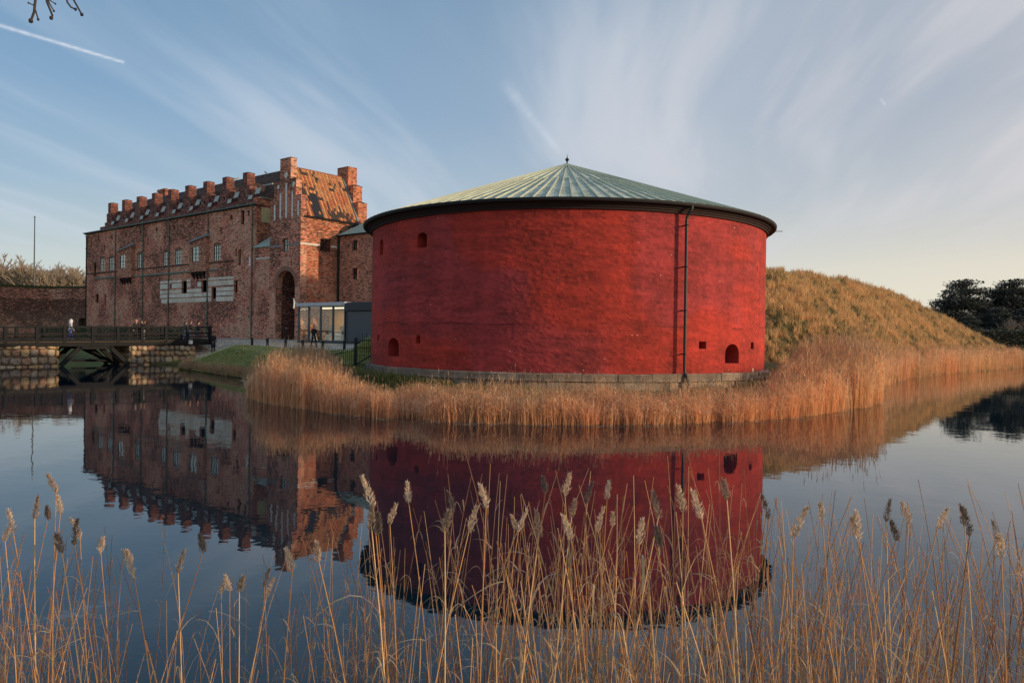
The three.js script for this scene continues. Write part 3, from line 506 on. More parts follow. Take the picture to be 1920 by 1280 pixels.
// ---- low link wall with a copper lean-to, between range and gatehouse
{
  const T = castleThing('link_wall', 'low brick link with green copper lean-to beside the gatehouse', 'wall');
  part('wall', shift(box(0.003, 2.76, 0.5, 12.0, -2.6, -0.02), 4, 0), bumpOf(mainBrick), T);
  part('lean_to_roof', metric(new THREE.ExtrudeGeometry(new THREE.Shape([[-0.22, 11.98], [2.6, 13.9], [2.6, 12.0], [-0.1, 11.9]].map((p) => new THREE.Vector2(...p))), { depth: 2.72, bevelEnabled: false }).rotateY(Math.PI / 2).translate(0.02, 0, 0)), M.copper, T);
  part('white_band', box(0.25, 2.74, 10.72, 10.9, -0.02, 0.02), M.lime, T);
}
// ---- gatehouse
{
  const T = castleThing('gatehouse', 'brick gatehouse with stepped gable, white slit niches and tall dark archway', 'gatehouse');
  const u0 = 2.78, u1 = 8.0, e = 14.75;
  const niches = [[3.26, 3.68, 14.56, 16.14], [4.27, 4.67, 14.66, 17.25], [5.24, 5.66, 14.64, 18.15], [6.29, 6.67, 14.7, 17.29], [7.27, 7.67, 14.71, 16.24]];
  const rounds = [[4.08, 17.9, 0.26], [5.4, 18.98, 0.34], [6.68, 17.95, 0.27]];
  const disc = (x, y, r) => { const p = new THREE.Path(); p.absarc(x, y, r, 0, Math.PI * 2, true); return p; };
  const outline = [[u0, 0.5], [u1, 0.5], [u1, 16.7], [7.12, 16.7], [7.12, 18.45], [6.22, 18.45], [6.22, 20.6], [4.42, 20.6], [4.42, 18.35], [3.42, 18.35], [3.42, 16.75], [u0, 16.75]];
  part('front_wall', wallShape(outline, [archHole(3.88, 7.16, 1.2, 9.42, 1.64), archHole(4.94, 5.98, 11.26, 12.62, 0.16), ...niches.map((n) => rectHole(...n)), ...rounds.map((r) => disc(...r)), rectHole(4.28, 4.54, 9.83, 10.23), rectHole(6.41, 6.66, 9.83, 10.32)], 0.7), brickMain, T);
  niches.forEach(([a, b, c, d]) => part('niche', box(a - 0.01, b + 0.01, c - 0.01, d + 0.01, -0.3, -0.07), M.plaster, T));
  rounds.forEach(([x, y, r]) => part('round_niche', new THREE.CylinderGeometry(r + 0.02, r + 0.02, 0.2, 24).rotateX(Math.PI / 2).translate(x, y, -0.17), M.plaster, T));
  part('side_wall', wallShape([[0.701, 0.5], [7.1, 0.5], [7.1, e], [0.701, e]], [archHole(2.34, 3.66, 11.4, 12.74, 0.16)], 0.6).rotateY(Math.PI / 2).translate(u1, 0, 0), brickGate, T);
  part('side_wall', shift(box(u0, u0 + 0.6, 0.5, e, -7.1, -0.701), 3, 0), brickGate, T);
  // brick rim of the arch, in wedge bricks
  const rim = []; for (let k = 0; k <= 28; k++) { const a = (k / 28) * Math.PI, x = 5.52 + Math.cos(a) * 1.86, y = 7.78 + Math.sin(a) * 1.86; rim.push(box(-0.19, 0.19, -0.085, 0.085, -0.1, 0.035).rotateZ(a).translate(x, y, 0)); }
  part('arch_rim', rim, std({ color: C(0.33, 0.17, 0.12), map: grain }), T);
  // vaulted passage, its inner shade painted in with the darker brick
  const pass = []; const prof = [[3.88, 1.2], [3.88, 7.78]]; for (let i = 1; i < 12; i++) { const a = Math.PI - (i / 12) * Math.PI; prof.push([5.52 + Math.cos(a) * 1.64, 7.78 + Math.sin(a) * 1.64]); } prof.push([7.16, 7.78], [7.16, 1.2]);
  const outer = [[3.5, 1.2], [3.5, 9.7], [7.39, 9.7], [7.39, 1.2]];
  part('passage', metric(new THREE.ExtrudeGeometry(new THREE.Shape([...prof, ...outer.slice().reverse()].map((p) => new THREE.Vector2(...p))), { depth: 5.8, bevelEnabled: false }).translate(0, 0, -6.51)), brickSootShade, T);
  part('gate_leaf', box(3.8, 7.2, 1.2, 9.5, -6.9, -6.6), M.timber, T);
  part('inner_floor', box(3.4, 7.38, 9.75, 10, -7.0, -0.71), M.roomFloor, T);
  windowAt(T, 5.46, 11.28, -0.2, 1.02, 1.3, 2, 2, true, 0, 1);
  windowAt(T, u1 - 0.2, 11.42, -3.0, 1.3, 1.3, 2, 2, false, Math.PI / 2, 1);
  const hood = []; for (let k = 0; k <= 16; k++) { const a = 0.5 + (k / 16) * (Math.PI - 1); for (const r of [0.92, 1.12]) hood.push(box(-0.02, 0.03, -0.05, 0.05, -0.04, 0.04).rotateX(0).translate(u1 + 0.01, 12.35 + Math.sin(a) * r * 0.72, -3.0 + Math.cos(a) * r)); }
  part('window_arch', hood, std({ color: C(0.4, 0.2, 0.12), map: grain }), T);
  part('white_band', [box(u0, 4.93, 11.82, 11.98, 0.002, 0.03), box(5.99, u1, 11.82, 11.98, 0.002, 0.03)], M.lead, T);
  part('white_band', [box(u1 + 0.002, u1 + 0.03, 11.86, 12.06, -2.32, 0.03), box(u1 + 0.002, u1 + 0.03, 11.9, 12.1, -4.45, -3.68)], M.lime, T);
  // rear stepped gable
  const rear = [[2.78, 13], [8.02, 13], [8.02, 17.0], [7.2, 17.0], [7.2, 18.9], [6.3, 18.9], [6.3, 21.0], [4.5, 21.0], [4.5, 18.9], [3.6, 18.9], [3.6, 17.0], [2.78, 17.0]];
  part('rear_gable', wallShape(rear, [], 1.2).translate(0, 0, -7.101), brickGate, T);
  part('coping', [[4.5, 6.3, 21.0], [6.3, 7.2, 18.9], [7.2, 8.02, 17.0]].map(([a, b, y]) => metric(new THREE.CylinderGeometry(0.02, 0.9, 0.22, 4, 1).rotateY(Math.PI / 4).scale((b - a + 0.1) / 1.27, 1, 1.05).translate((a + b) / 2, y + 0.11, -7.7))), std({ color: C(0.08, 0.06, 0.055), map: grain }), T);
  part('coping', [[4.42, 6.22, 20.6], [6.22, 7.12, 18.45], [7.12, 8.0, 16.7], [3.42, 4.42, 18.35], [2.78, 3.42, 16.75]].map(([a, b, y]) => box(a - 0.02, b + 0.02, y, y + 0.07, -0.74, 0.03)), std({ color: C(0.3, 0.13, 0.08), map: grain }), T);
  // steep tiled roof; curved pantiles in courses, with lichen and a patch of dark glazed tiles
  const ridge = [5.42, 19.85], eaves = [8.16, 14.72], run = Math.hypot(eaves[0] - ridge[0], ridge[1] - eaves[1]), rows = 16, cols = 27, w0 = 0.72, w1 = 7.08;
  const nx = (ridge[1] - eaves[1]) / run, ny = (eaves[0] - ridge[0]) / run;
  for (const side of [1, -1]) {
    const gs = [];
    for (let r = 0; r < rows; r++) for (let c = 0; c < cols; c++) {
      const t0 = r / rows, t1 = (r + 1.12) / rows, z0 = mix(w0, w1, c / cols), z1 = mix(w0, w1, (c + 1.06) / cols), pos = [], K = 6, P = (t, k, lift) => {
        const h = lift + 0.1 * Math.pow(Math.sin((k / K) * Math.PI), 0.7) + 0.008, x = mix(ridge[0], eaves[0], t) + nx * h, y = mix(ridge[1], eaves[1], t) + ny * h; return [side > 0 ? x : 2 * ridge[0] - x, y, -mix(z0, z1, k / K)]; };
      const jit = 0.02 * hash2(c, r, 311);
      for (let k = 0; k < K; k++) { const a = P(t0, k, jit), b = P(t0, k + 1, jit), cc = P(t1, k + 1, jit + 0.03), d = P(t1, k, jit + 0.03), e0 = P(t1, k, jit), e1 = P(t1, k + 1, jit); pos.push(...a, ...d, ...b, ...b, ...d, ...cc, ...d, ...e0, ...cc, ...cc, ...e0, ...e1); }
      const g = new THREE.BufferGeometry(); g.setAttribute('position', new THREE.Float32BufferAttribute(pos, 3)); g.computeVertexNormals();
      const q = hash2(c, r, 312), lich = fbm(c * 0.16, r * 0.28, 3, 313), drk = fbm(c * 0.22 + 9, r * 0.3, 3, 314);
      const cq = hash2(c, 0, 316), col0 = (c & 1) ? (cq < 0.6 ? C(0.58, 0.22, 0.09) : C(0.64, 0.3, 0.12)) : cq < 0.5 ? C(0.4, 0.12, 0.06) : C(0.33, 0.1, 0.055); let col = col0.clone().lerp(C(0.6, 0.4, 0.18), 0.6 * step(0.45, 0.7, lich) * (0.25 + 0.6 * hash2(c, r >> 1, 317)) ).multiplyScalar(0.8 + 0.35 * q);
      if (drk + 0.3 * hash2(c, r, 315) > 0.78) col = C(0.07, 0.05, 0.04);
      if (c > 2 && c < 8 && r > 7 && q < 0.95) col = C(0.03, 0.032, 0.045);
      gs.push(tint(g, col));
    }
    const p = part('roof_tiles', gs, std({ vertexColors: true, roughness: 0.8 }), T); p.userData.kind = 'stuff';
  }
  part('roof_core', metric(new THREE.ExtrudeGeometry(new THREE.Shape([[2.68, 14.72], [5.42, 19.82], [8.14, 14.72]].map((p) => new THREE.Vector2(...p))), { depth: 6.36, bevelEnabled: false }).translate(0, 0, -7.07)), M.roomFloor, T);
  part('ridge_cap', new THREE.CylinderGeometry(0.14, 0.14, 6.4, 10).rotateX(Math.PI / 2).translate(5.42, 19.86, -3.9), std({ color: C(0.32, 0.13, 0.07), map: grain }), T);
  part('eave_board', box(8.0, 8.2, 14.56, 14.7, -7.1, -0.4), M.timber, T);
  part('flashing', bar([5.6, 19.75, -7.02], [8.22, 14.85, -7.02], 0.3, 0.2), M.lead, T);
  part('drainpipe', tube([[8.25, 14.6, -6.9], [8.2, 14.2, -5.4], [8.16, 13.4, -4.62], [8.16, 12, -4.5], [8.16, 6, -4.5], [8.16, 2, -4.5]], 0.12, 8, 30), M.iron, T);
  part('drainpipe', tube([[7.75, 14.5, -6.2], [8.2, 14.5, -6.2], [8.2, 13.4, -6.2]], 0.1, 8, 10), M.iron, T);
  // white swan-neck lamp beside the arch
  part('lamp_arm', tube([[7.6, 5.75, 0.02], [7.62, 6.25, 0.35], [7.85, 6.45, 0.6], [8.1, 6.3, 0.75], [8.2, 5.9, 0.8], [8.15, 5.5, 0.8]], 0.07, 8, 30), M.plaster, T);
}
// ---- wing to the right of the gatehouse
{
  const T = castleThing('castle_wing', 'brick wing with hipped copper roof between gatehouse and red tower', 'building');
  const a = 8.02, b = 15, z = -4.62;
  part('wall', wallShape([[a, 0.5], [b, 0.5], [b, 13.25], [a, 13.25]], [archHole(10.18, 11.1, 11.55, 12.56, 0.12), archHole(10.24, 11.16, 8.58, 9.75, 0.14), archHole(10.24, 11.16, 5.2, 6.3, 0.14)], 0.6).translate(0, 0, z), brickWing, T);
  part('wall', shift(box(b - 0.6, b, 0.5, 13.25, z - 7, z - 0.601), 2, 0), brickWing, T); part('wall', shift(box(a, b - 0.601, 0.5, 13.25, z - 7, z - 6.4), 2, 0), brickWing, T);
  for (const [x, y, h] of [[10.64, 11.57, 0.98], [10.7, 8.6, 1.12], [10.7, 5.22, 1.06]]) windowAt(T, x, y, z - 0.22, 0.92, h, 2, 2, false, 0, 1);
  const v = [[a - 0.1, 13.2, z + 0.25], [b + 0.2, 13.2, z + 0.25], [b + 0.2, 13.2, z - 7.2], [a - 0.1, 13.2, z - 7.2], [10.6, 15.6, z - 3.5], [b - 2.6, 15.6, z - 3.5]];
  const g = new THREE.BufferGeometry(); g.setAttribute('position', new THREE.Float32BufferAttribute([[0, 1, 5], [0, 5, 4], [1, 2, 5], [2, 3, 4], [2, 4, 5], [3, 0, 4], [0, 2, 1], [0, 3, 2]].flatMap((t) => t.flatMap((k) => v[k])), 3));
  const roof = part('roof', metric(g), M.copper, T);
  for (let k = 0; k < 12; k++) { const x = a + 0.2 + k * 0.6, t = Math.min(1, (x - a + 0.1) / 2.6, (b + 0.2 - x) / 2.8); part('seam', bar([x, 13.23, z + 0.24], [mix(x, clamp(x, 10.6, b - 2.6), 0.0), mix(13.23, 15.62, t), mix(z + 0.24, z - 3.5, t)], 0.04, 0.06), M.copper, roof); }
  part('eave_board', box(a, b + 0.2, 13.08, 13.2, z + 0.02, z + 0.26), M.timber, T);
}
// ---- curtain wall to the left, with its little arched door
{
  const T = thing('curtain_wall', 'low dark curtain wall with arched door left of the castle', 'wall');
  const pts = [toPlan(-41.6, 1.0), [-65.5, 108.2], [-70.5, 105.2], [-78, 99], [-96, 88]];
  const cb = brick(1024, 256, 30, 7.5, [[160, 108, 90], [144, 94, 82], [172, 120, 98]], [182, 164, 142], (x, y, big) => clamp(0.05 + 0.6 * step(0.5, 0.66, big) * step(6.5, 4, y)), (x, y, big) => clamp(0.3 + 0.6 * step(4.2, 6, y + 2 * big)), 281);
  const mat = bumpOf(cb); let run = 0;
  for (let i = 1; i < pts.length; i++) {
    const [x0, d0] = pts[i - 1], [x1, d1] = pts[i], len = Math.hypot(x1 - x0, d1 - d0), holes = i === 1 ? [archHole(0.9, 2.4, 1.0, 4.9, 0.75)] : i === 3 ? [rectHole(1.2, 2.2, 2.6, 4.4)] : [];
    const seg = shift(wallShape([[0, 0.3], [len, 0.3], [len, 9.1 - 0.05 * i], [0, 9.15 - 0.05 * (i - 1)]], holes, 1.3), run, 0);
    const m = part('wall', seg, mat, T); m.position.set(x0, 0, -d0); m.rotation.y = Math.atan2(d1 - d0, x1 - x0); m.scale.z = -1; run += len;
    part('wall_cap', box(-0.2, len + 0.2, 9.1 - 0.05 * i, 9.32, -1.5, 0.1), std({ color: C(0.05, 0.06, 0.025), map: grain }), m);
    if (i === 1) part('door', box(0.8, 2.5, 1.0, 5, -0.8, -0.7), M.shutter, m);
  }
}

// ---------------------------------------------------------------- timber bridge, running from the far left to the gate (local frame of the castle: z = -w)
const deckY = (w) => 2.07 + (w + 23) * 0.012, railY = (w) => 3.22 + (w + 23.15) * 0.02;
{
  const T = castleThing('timber_bridge', 'dark timber footbridge with railings crossing the moat to the castle', 'bridge');
  const z0 = 46, z1 = 5.4, near = 1.3, far = -3.2, rail = (u, dy, w, h) => bar([u, deckY(-z0) + dy, z0], [u, deckY(-z1) + dy, z1], w, h);
  const deckWood = std({ color: C(0.3, 0.24, 0.18), map: grain });
  // deck boards across
  for (let k = 0; k < 70; k++) { const z = z1 + 0.15 + k * 0.29, y = deckY(-z); part('deck_board', box(far - 0.1, near + 0.1, y - 0.07, y - 0.005 - 0.008 * (k % 3), z - 0.135, z + 0.135), deckWood, T); }
  part('deck_boards', box(far - 0.1, near + 0.1, 1.68, 1.74, z1 + 20.6, z0), deckWood, T);
  for (const u of [near - 0.05, (near + far) / 2, far + 0.05]) part('main_beam', bar([u, deckY(-z0) - 0.26, z0], [u, deckY(-z1) - 0.26, z1], 0.3, 0.36), M.timber, T);
  for (const u of [near + 0.1, far - 0.1]) part('kerb_beam', rail(u, 0.06, 0.16, 0.18), M.timber, T);
  for (const u of [near, far]) {
    const yb = (w) => railY(w);
    part('handrail', bar([u, yb(-z0), z0], [u, yb(-z1), z1], 0.15, 0.12), M.timber, T);
    part('mid_rail', bar([u, yb(-z0) - 0.55, z0], [u, yb(-z1) - 0.58, z1], 0.07, 0.14), M.timber, T);
    part('mid_rail', bar([u, yb(-z0) - 0.86, z0], [u, yb(-z1) - 0.92, z1], 0.07, 0.1), M.timber, T);
    for (const w of (u === near ? [-23.15, -20.88, -18.78, -16.51, -14.4, -12.27, -10.04, -7.92, -5.63] : [-23, -20.9, -18.8, -16.6, -14.5, -12.4, -10.3, -8.2, -6.1])) part('post', rbox(u - 0.13, u + 0.13, deckY(w) - 0.4, railY(w) + 0.1, -w - 0.13, -w + 0.13, 0.02), M.timber, T);
    for (let w = -25.4; w > -46; w -= 2.2) part('post', rbox(u - 0.13, u + 0.13, deckY(w) - 0.4, railY(w) + 0.1, -w - 0.13, -w + 0.13, 0.02), M.timber, T);
  }
  // raking struts across the opening, and the sill beam on the water
  for (const u of [near - 0.1, far + 0.1, -1]) {
    part('strut', bar([u, 0.05, 19.0], [u, 1.72, 17.4], 0.3, 0.34), M.timber, T);
    part('strut', bar([u, 0.05, 13.4], [u, 1.72, 15.1], 0.3, 0.34), M.timber, T);
    part('straining_beam', bar([u, 1.58, 17.6], [u, 1.58, 14.9], 0.3, 0.26), M.timber, T);
  }
  part('sill_beam', bar([-2.4, 0.35, 16.8], [-1.2, 0.35, 13.4], 0.24, 0.2), M.timber, T);
  for (let k = 0; k < 4; k++) part('brace', bar([-2.9 + k * 0.5, 0.1, 13.3], [-2.9 + k * 0.5, 1.6, 16.2], 0.12), M.timber, T);
}
// ---------------------------------------------------------------- the two fieldstone abutments, stone by stone
{
  const stoneGeo = [0, 1, 2, 3].map((s) => {
    const g = new THREE.IcosahedronGeometry(0.5, 1), p = g.attributes.position;
    for (let i = 0; i < p.count; i++) { const v = new THREE.Vector3().fromBufferAttribute(p, i), n = v.clone().normalize(), q = 0.5 / Math.max(Math.abs(n.x), Math.abs(n.y), Math.abs(n.z)) ; v.copy(n.multiplyScalar(mix(0.5, q, 0.78) * (0.84 + 0.26 * vn(n.x * 2.6 + s * 7, n.y * 2.6 + n.z * 2.1, 401)))); p.setXYZ(i, v.x, v.y, v.z); }
    g.computeVertexNormals(); return g;
  });
  const cols = [[0.56, 0.38, 0.2], [0.44, 0.32, 0.21], [0.6, 0.42, 0.22], [0.36, 0.29, 0.22], [0.56, 0.46, 0.32], [0.44, 0.26, 0.17], [0.32, 0.26, 0.21]].map((c) => std({ color: C(...c), map: grain, bumpMap: grainBump, bumpScale: 0.03 }));
  const mortar = std({ color: C(0.26, 0.21, 0.16), map: grain });
  const rnd = rng(55);
  function abutment(name, label, w0, w1, top, faces) {
    const T = castleThing(name, label, 'abutment'); T.name = numbered('stone_abutment');
    part('core', box(-3.1, 1.12, -0.9, top - 0.04, -w1 + 0.16, -w0 - 0.16), mortar, T);
    for (const f of faces) {                                     // near face (u = 1.12) and the end towards the opening
      const len = f === 'near' ? w1 - w0 : 4.2;
      for (let y = -0.35; y < top - 0.12;) {
        const h = Math.min(top - y, 0.36 + 0.34 * rnd());
        for (let s = 0; s < len - 0.1;) {
          const l = Math.min(len - s, 0.34 + 0.74 * rnd() * rnd() + 0.2 * rnd()), m = part('stone', stoneGeo[Math.floor(rnd() * 4)], cols[Math.floor(rnd() * 7)], T), a = s + l / 2;
          m.scale.set((f === 'near' ? 0.5 : l) * (f === 'near' ? 1 : 0.98), h * 0.98, (f === 'near' ? l : 0.5) * 0.98);
          if (f === 'near') m.position.set(1.14 + 0.06 * rnd(), y + h / 2, -(w0 + a)); else m.position.set(-3 + a, y + h / 2, f === 'endA' ? -w1 - 0.06 + 0.2 : -w0 - 0.14);
          m.scale.multiplyScalar(0.9 + 0.22 * rnd()); m.position.y += 0.09 * (rnd() - 0.5); m.rotation.set(0.5 * (rnd() - 0.5), 0.2 * (rnd() - 0.5), 0.2 * (rnd() - 0.5)); s += l;
        }
        y += h;
      }
    }
  }
  abutment('stone_abutment', 'golden fieldstone abutment under the left end of the bridge', -27, -19.2, 1.72, ['near', 'endA']);
  abutment('stone_abutment', 'fieldstone abutment under the bridge end next to the grass mound', -13.2, -7.0, 1.78, ['near', 'endB']);
  // loose rubble at the head of the bridge
  const g = new THREE.InstancedMesh(stoneGeo[1], std({ color: C(0.36, 0.32, 0.27), map: grain }), 130), m = new THREE.Matrix4(), q = new THREE.Quaternion();
  for (let k = 0; k < 130; k++) {
    const u = 1.7 + 4.6 * rnd(), w = -7.6 + 2.0 * (rnd() - 0.5) + 0.15 * (u - 1.7), [x, d] = toPlan(u, w), s = 0.14 + 0.18 * rnd();
    m.compose(new THREE.Vector3(x, ground(x, d) + s * 0.25, -d), q.setFromEuler(new THREE.Euler(rnd() * 3, rnd() * 3, rnd() * 3)), new THREE.Vector3(s * 1.3, s * 0.8, s)); g.setMatrixAt(k, m);
  }
  g.name = 'rubble_stones'; shade(g); scene.add(g); tag(g, 'pale loose rubble stones between bridge end and lawn', 'rubble', null, 'stuff');
}
// ---------------------------------------------------------------- visitor pavilion
{
  const T = castleThing('glass_pavilion', 'dark framed glass visitor pavilion beside the gate arch', 'pavilion');
  const z = 3.0, a = 12.0, b = 18.8, c = 22.6, y0 = 2.15, y1 = 5.85, back = -0.6;
  const metal = std({ color: C(0.045, 0.06, 0.075), roughness: 0.45, metalness: 0.2 });
  const glass = new THREE.MeshPhysicalMaterial({ color: C(0.96, 0.97, 0.96), roughness: 0.02, transmission: 1, thickness: 0, ior: 1.5, side: THREE.DoubleSide });
  const warm = std({ color: C(0.42, 0.24, 0.09), map: grain }), white = std({ color: C(0.75, 0.74, 0.7) }), grey = std({ color: C(0.22, 0.22, 0.22) });
  part('floor', box(a - 0.2, c + 0.2, 1.4, y0 + 0.12, back, z + 0.1), metal, T);
  part('fascia', [rbox(a - 0.15, b + 0.12, y1 - 0.32, y1, back - 0.1, z + 0.22, 0.03)], std({ color: C(0.5, 0.52, 0.58), roughness: 0.4, metalness: 0.4, map: grain }), T);
  part('ceiling', box(a, b, y1 - 0.4, y1 - 0.33, back, z - 0.02), white, T);
  const posts = [12.09, 13.61, 15.33, 17.08, 18.72];
  for (const x of posts) part('mullion', box(x - 0.07, x + 0.07, y0 + 0.12, y1 - 0.32, z - 0.12, z + 0.04), metal, T);
  part('sill', box(a, b, y0 + 0.12, y0 + 0.34, z - 0.1, z + 0.06), metal, T);
  for (let k = 0; k < 4; k++) part('glass_pane', box(posts[k] + 0.07, posts[k + 1] - 0.07, y0 + 0.34, y1 - 0.32, z - 0.04, z - 0.03), glass, T);
  part('glass_pane', box(a + 0.0, a + 0.01, y0 + 0.34, y1 - 0.32, 0.4, z - 0.12), glass, T);
  part('back_wall', box(a, b, y0, y1 - 0.33, back, back + 0.12), warm, T);
  part('partition', box(b - 0.1, b, y0, y1 - 0.33, back + 0.12, z - 0.13), white, T);
  // service box with its recessed shutter
  part('service_box', [box(b + 0.14, c, y0, y1 - 0.05, back - 2, z - 0.02)], std({ color: C(0.02, 0.026, 0.034), roughness: 0.5 }), T);
  part('shutter_panel', box(b + 0.4, c - 0.2, y0 + 0.3, y1 - 0.85, z - 0.015, z + 0.03), std({ color: C(0.055, 0.068, 0.085), roughness: 0.4, metalness: 0.2 }), T);
  part('awning_box', rbox(b + 0.2, c, y1 - 0.8, y1 - 0.1, z - 0.01, z + 0.25, 0.04), std({ color: C(0.018, 0.022, 0.03), roughness: 0.5 }), T);
  // ceiling lamp strips with their light
  const lamp = part('ceiling_lamp', box(13, 18, y1 - 0.47, y1 - 0.42, 1.0, 1.3), new THREE.MeshStandardMaterial({ color: 0xffffff, emissive: C(1, 0.82, 0.55), emissiveIntensity: 1.5 }), T);
  RectAreaLightUniformsLib.init();
  const l = new THREE.RectAreaLight(C(1, 0.78, 0.5), 18, 5, 0.3); l.position.set(15.5, y1 - 0.49, 1.15); l.rotation.x = -Math.PI / 2; T.add(l);
  // fittings
  const inside = (name, label, cat, parts) => { const g = castleThing(name, label, cat); for (const [n, geo, m] of parts) part(n, geo, m, g); };
  const f = y0 + 0.125;
  inside('sales_counter', 'white sales counter inside the glass pavilion', 'counter', [['front_panel', box(14.6, 18.3, f, f + 1.0, 1.2, 1.3), white], ['counter_top', rbox(14.4, 18.45, f + 1.0, f + 1.08, 0.6, 1.45, 0.02), white], ['shelf', box(14.8, 18.2, f + 1.7, f + 1.78, back + 0.13, back + 0.5), white], ['screen', box(15.4, 16.0, f + 1.1, f + 1.5, 0.8, 0.86), M.blackPaint]]);
  inside('display_stand', 'grey and white display stand behind the third pavilion pane', 'stand', [['panel', box(15.65, 16.3, f + 0.7, f + 1.5, 2.3, 2.38), grey], ['box', rbox(15.62, 16.1, f, f + 0.75, 2.3, 2.7, 0.02), white], ['handle', new THREE.TorusGeometry(0.16, 0.02, 6, 16, Math.PI).translate(15.95, f + 1.5, 2.34), M.blackPaint]]);
  inside('display_stand', 'grey and white display stand behind the rightmost pavilion pane', 'stand', [['panel', box(17.5, 18.15, f + 0.7, f + 1.5, 2.3, 2.38), grey], ['box', rbox(17.45, 17.95, f, f + 0.75, 2.3, 2.7, 0.02), white]]);
  inside('white_tub', 'white tapered tub standing behind the leftmost pavilion panes', 'tub', [['body', new THREE.CylinderGeometry(0.26, 0.42, 0.85, 16).translate(13.1, f + 0.425, 2.1), white], ['lid', new THREE.CylinderGeometry(0.28, 0.28, 0.04, 16).translate(13.1, f + 0.87, 2.1), white]]);
  inside('window_table', 'brown curved bench inside the left end of the pavilion', 'bench', [['seat', rbox(12.4, 13.6, f + 0.55, f + 0.65, 0.6, 1.6, 0.03), warm], ['leg', box(12.5, 12.6, f, f + 0.55, 0.8, 1.4), warm], ['leg', box(13.4, 13.5, f, f + 0.55, 0.8, 1.4), warm]]);
}
// ---------------------------------------------------------------- bollards along the lawn
{
  const spots = [[12.2, -7.84, 'black bollard on the lawn edge nearest the bridge'], [15.24, -8.3, 'black bollard on the lawn edge in front of the gate arch'], [18.93, -9.06, 'black bollard on the lawn edge, third counted from the bridge'], [21.45, -9.25, 'black bollard just left of the person in dark clothes'], [23.75, -9.07, 'black bollard just right of the person in dark clothes'], [26.1, -8.91, 'black bollard beside the iron fence below the dark service box']];
  const lathe = new THREE.LatheGeometry([[0.001, 0.78], [0.1, 0.76], [0.13, 0.7], [0.12, 0.66], [0.105, 0.62], [0.11, 0.1], [0.15, 0.05], [0.15, -0.2]].map((p) => new THREE.Vector2(...p)), 12), foot = new THREE.CylinderGeometry(0.17, 0.19, 0.1, 12).translate(0, 0.0, 0);
  for (const [u, w, label] of spots) { const g = thing('bollard', label, 'bollard', 'bollards along the lawn edge'), [x, d] = toPlan(u, w); g.position.set(x, ground(x, d) + 0.02, -d); g.rotation.z = 0.05 * (hash2(u * 10 | 0, 2) - 0.5); part('post', lathe, M.iron, g); part('foot', foot, M.iron, g); }
  const g = thing('arch_bollard', 'slim post standing in the gate archway', 'bollard'), [x, d] = toPlan(6.2, -0.3); g.position.set(x, ground(x, d), -d); part('post', new THREE.CylinderGeometry(0.06, 0.06, 1.2, 10).translate(0, 0.6, 0), M.iron, g); part('cap', new THREE.SphereGeometry(0.09, 10, 8).translate(0, 1.22, 0), M.lead, g);
}
// small white lantern at the bridge head
{ const g = castleThing('lantern', 'small white lantern at the castle end of the bridge rail', 'lantern'); part('body', rbox(1.45, 1.75, 1.9, 2.3, 7.6, 7.9, 0.04), M.plaster, g); part('cap', new THREE.ConeGeometry(0.24, 0.14, 4).rotateY(Math.PI / 4).translate(1.6, 2.37, 7.75), M.iron, g); }
// ---------------------------------------------------------------- iron fence and gate between lawn and tower
{
  const T = thing('iron_fence', 'black iron picket fence between the lawn and the red tower', 'fence');
  const P0 = [-12.1, 41.0], P1 = [-8.75, 42.6], n = 34, at = (t) => [mix(P0[0], P1[0], t), mix(P0[1], P1[1], t)];
  const topY = (t) => mix(1.72, 2.28, t) , rod = new THREE.CylinderGeometry(0.014, 0.014, 1, 5).translate(0, 0.5, 0), tip = new THREE.ConeGeometry(0.026, 0.1, 5);
  for (let k = 0; k <= n; k++) { const [x, d] = at(k / n), y0 = ground(x, d) - 0.1, h = topY(k / n) - y0, m = part('picket', rod, M.iron, T); m.position.set(x, y0, -d); m.scale.y = h; const s = part('spear', tip, M.iron, T); s.position.set(x, y0 + h + 0.04, -d); }
  for (const dy of [-0.16, -0.95]) { const a = at(0), b = at(1); part('rail', bar([a[0], topY(0) + dy, -a[1]], [b[0], topY(1) + dy, -b[1]], 0.04, 0.03), M.iron, T); }
  part('brace', bar([P0[0] + 0.9, 1.1, -P0[1] - 0.3], [P1[0] - 0.6, 2.1, -P1[1] + 0.2], 0.03), M.iron, T);
  const G = thing('iron_gate', 'arched black iron gate beside the red tower', 'gate'), Q0 = [-8.7, 42.4], Q1 = [-7.55, 42.75];
  for (const [x, d] of [Q0, Q1]) part('gate_post', rbox(x - 0.07, x + 0.07, 0.7, 2.85, -d - 0.07, -d + 0.07, 0.02), M.iron, G);
  part('top_rail', tube([[Q0[0], 2.45, -Q0[1]], [mix(Q0[0], Q1[0], 0.25), 2.68, -mix(Q0[1], Q1[1], 0.25)], [mix(Q0[0], Q1[0], 0.5), 2.74, -mix(Q0[1], Q1[1], 0.5)], [mix(Q0[0], Q1[0], 0.75), 2.68, -mix(Q0[1], Q1[1], 0.75)], [Q1[0], 2.45, -Q1[1]]], 0.03, 6, 16), M.iron, G);
  for (const y of [1.1, 2.3]) part('cross_rail', bar([Q0[0], y, -Q0[1]], [Q1[0], y, -Q1[1]], 0.04), M.iron, G);
  for (let k = 1; k < 10; k++) { const t = k / 10, x = mix(Q0[0], Q1[0], t), d = mix(Q0[1], Q1[1], t), h = 1.6 + 0.3 * Math.sin(t * Math.PI) , m = part('bar', rod, M.iron, G); m.position.set(x, 1.0, -d); m.scale.y = h + (k % 2 ? 0.25 : 0); }
  part('handrail', tube([[-8.6, 1.35, -41.6], [-8.2, 1.6, -41.9], [-7.7, 1.95, -42.2]], 0.035, 6, 8), M.iron, G);
}
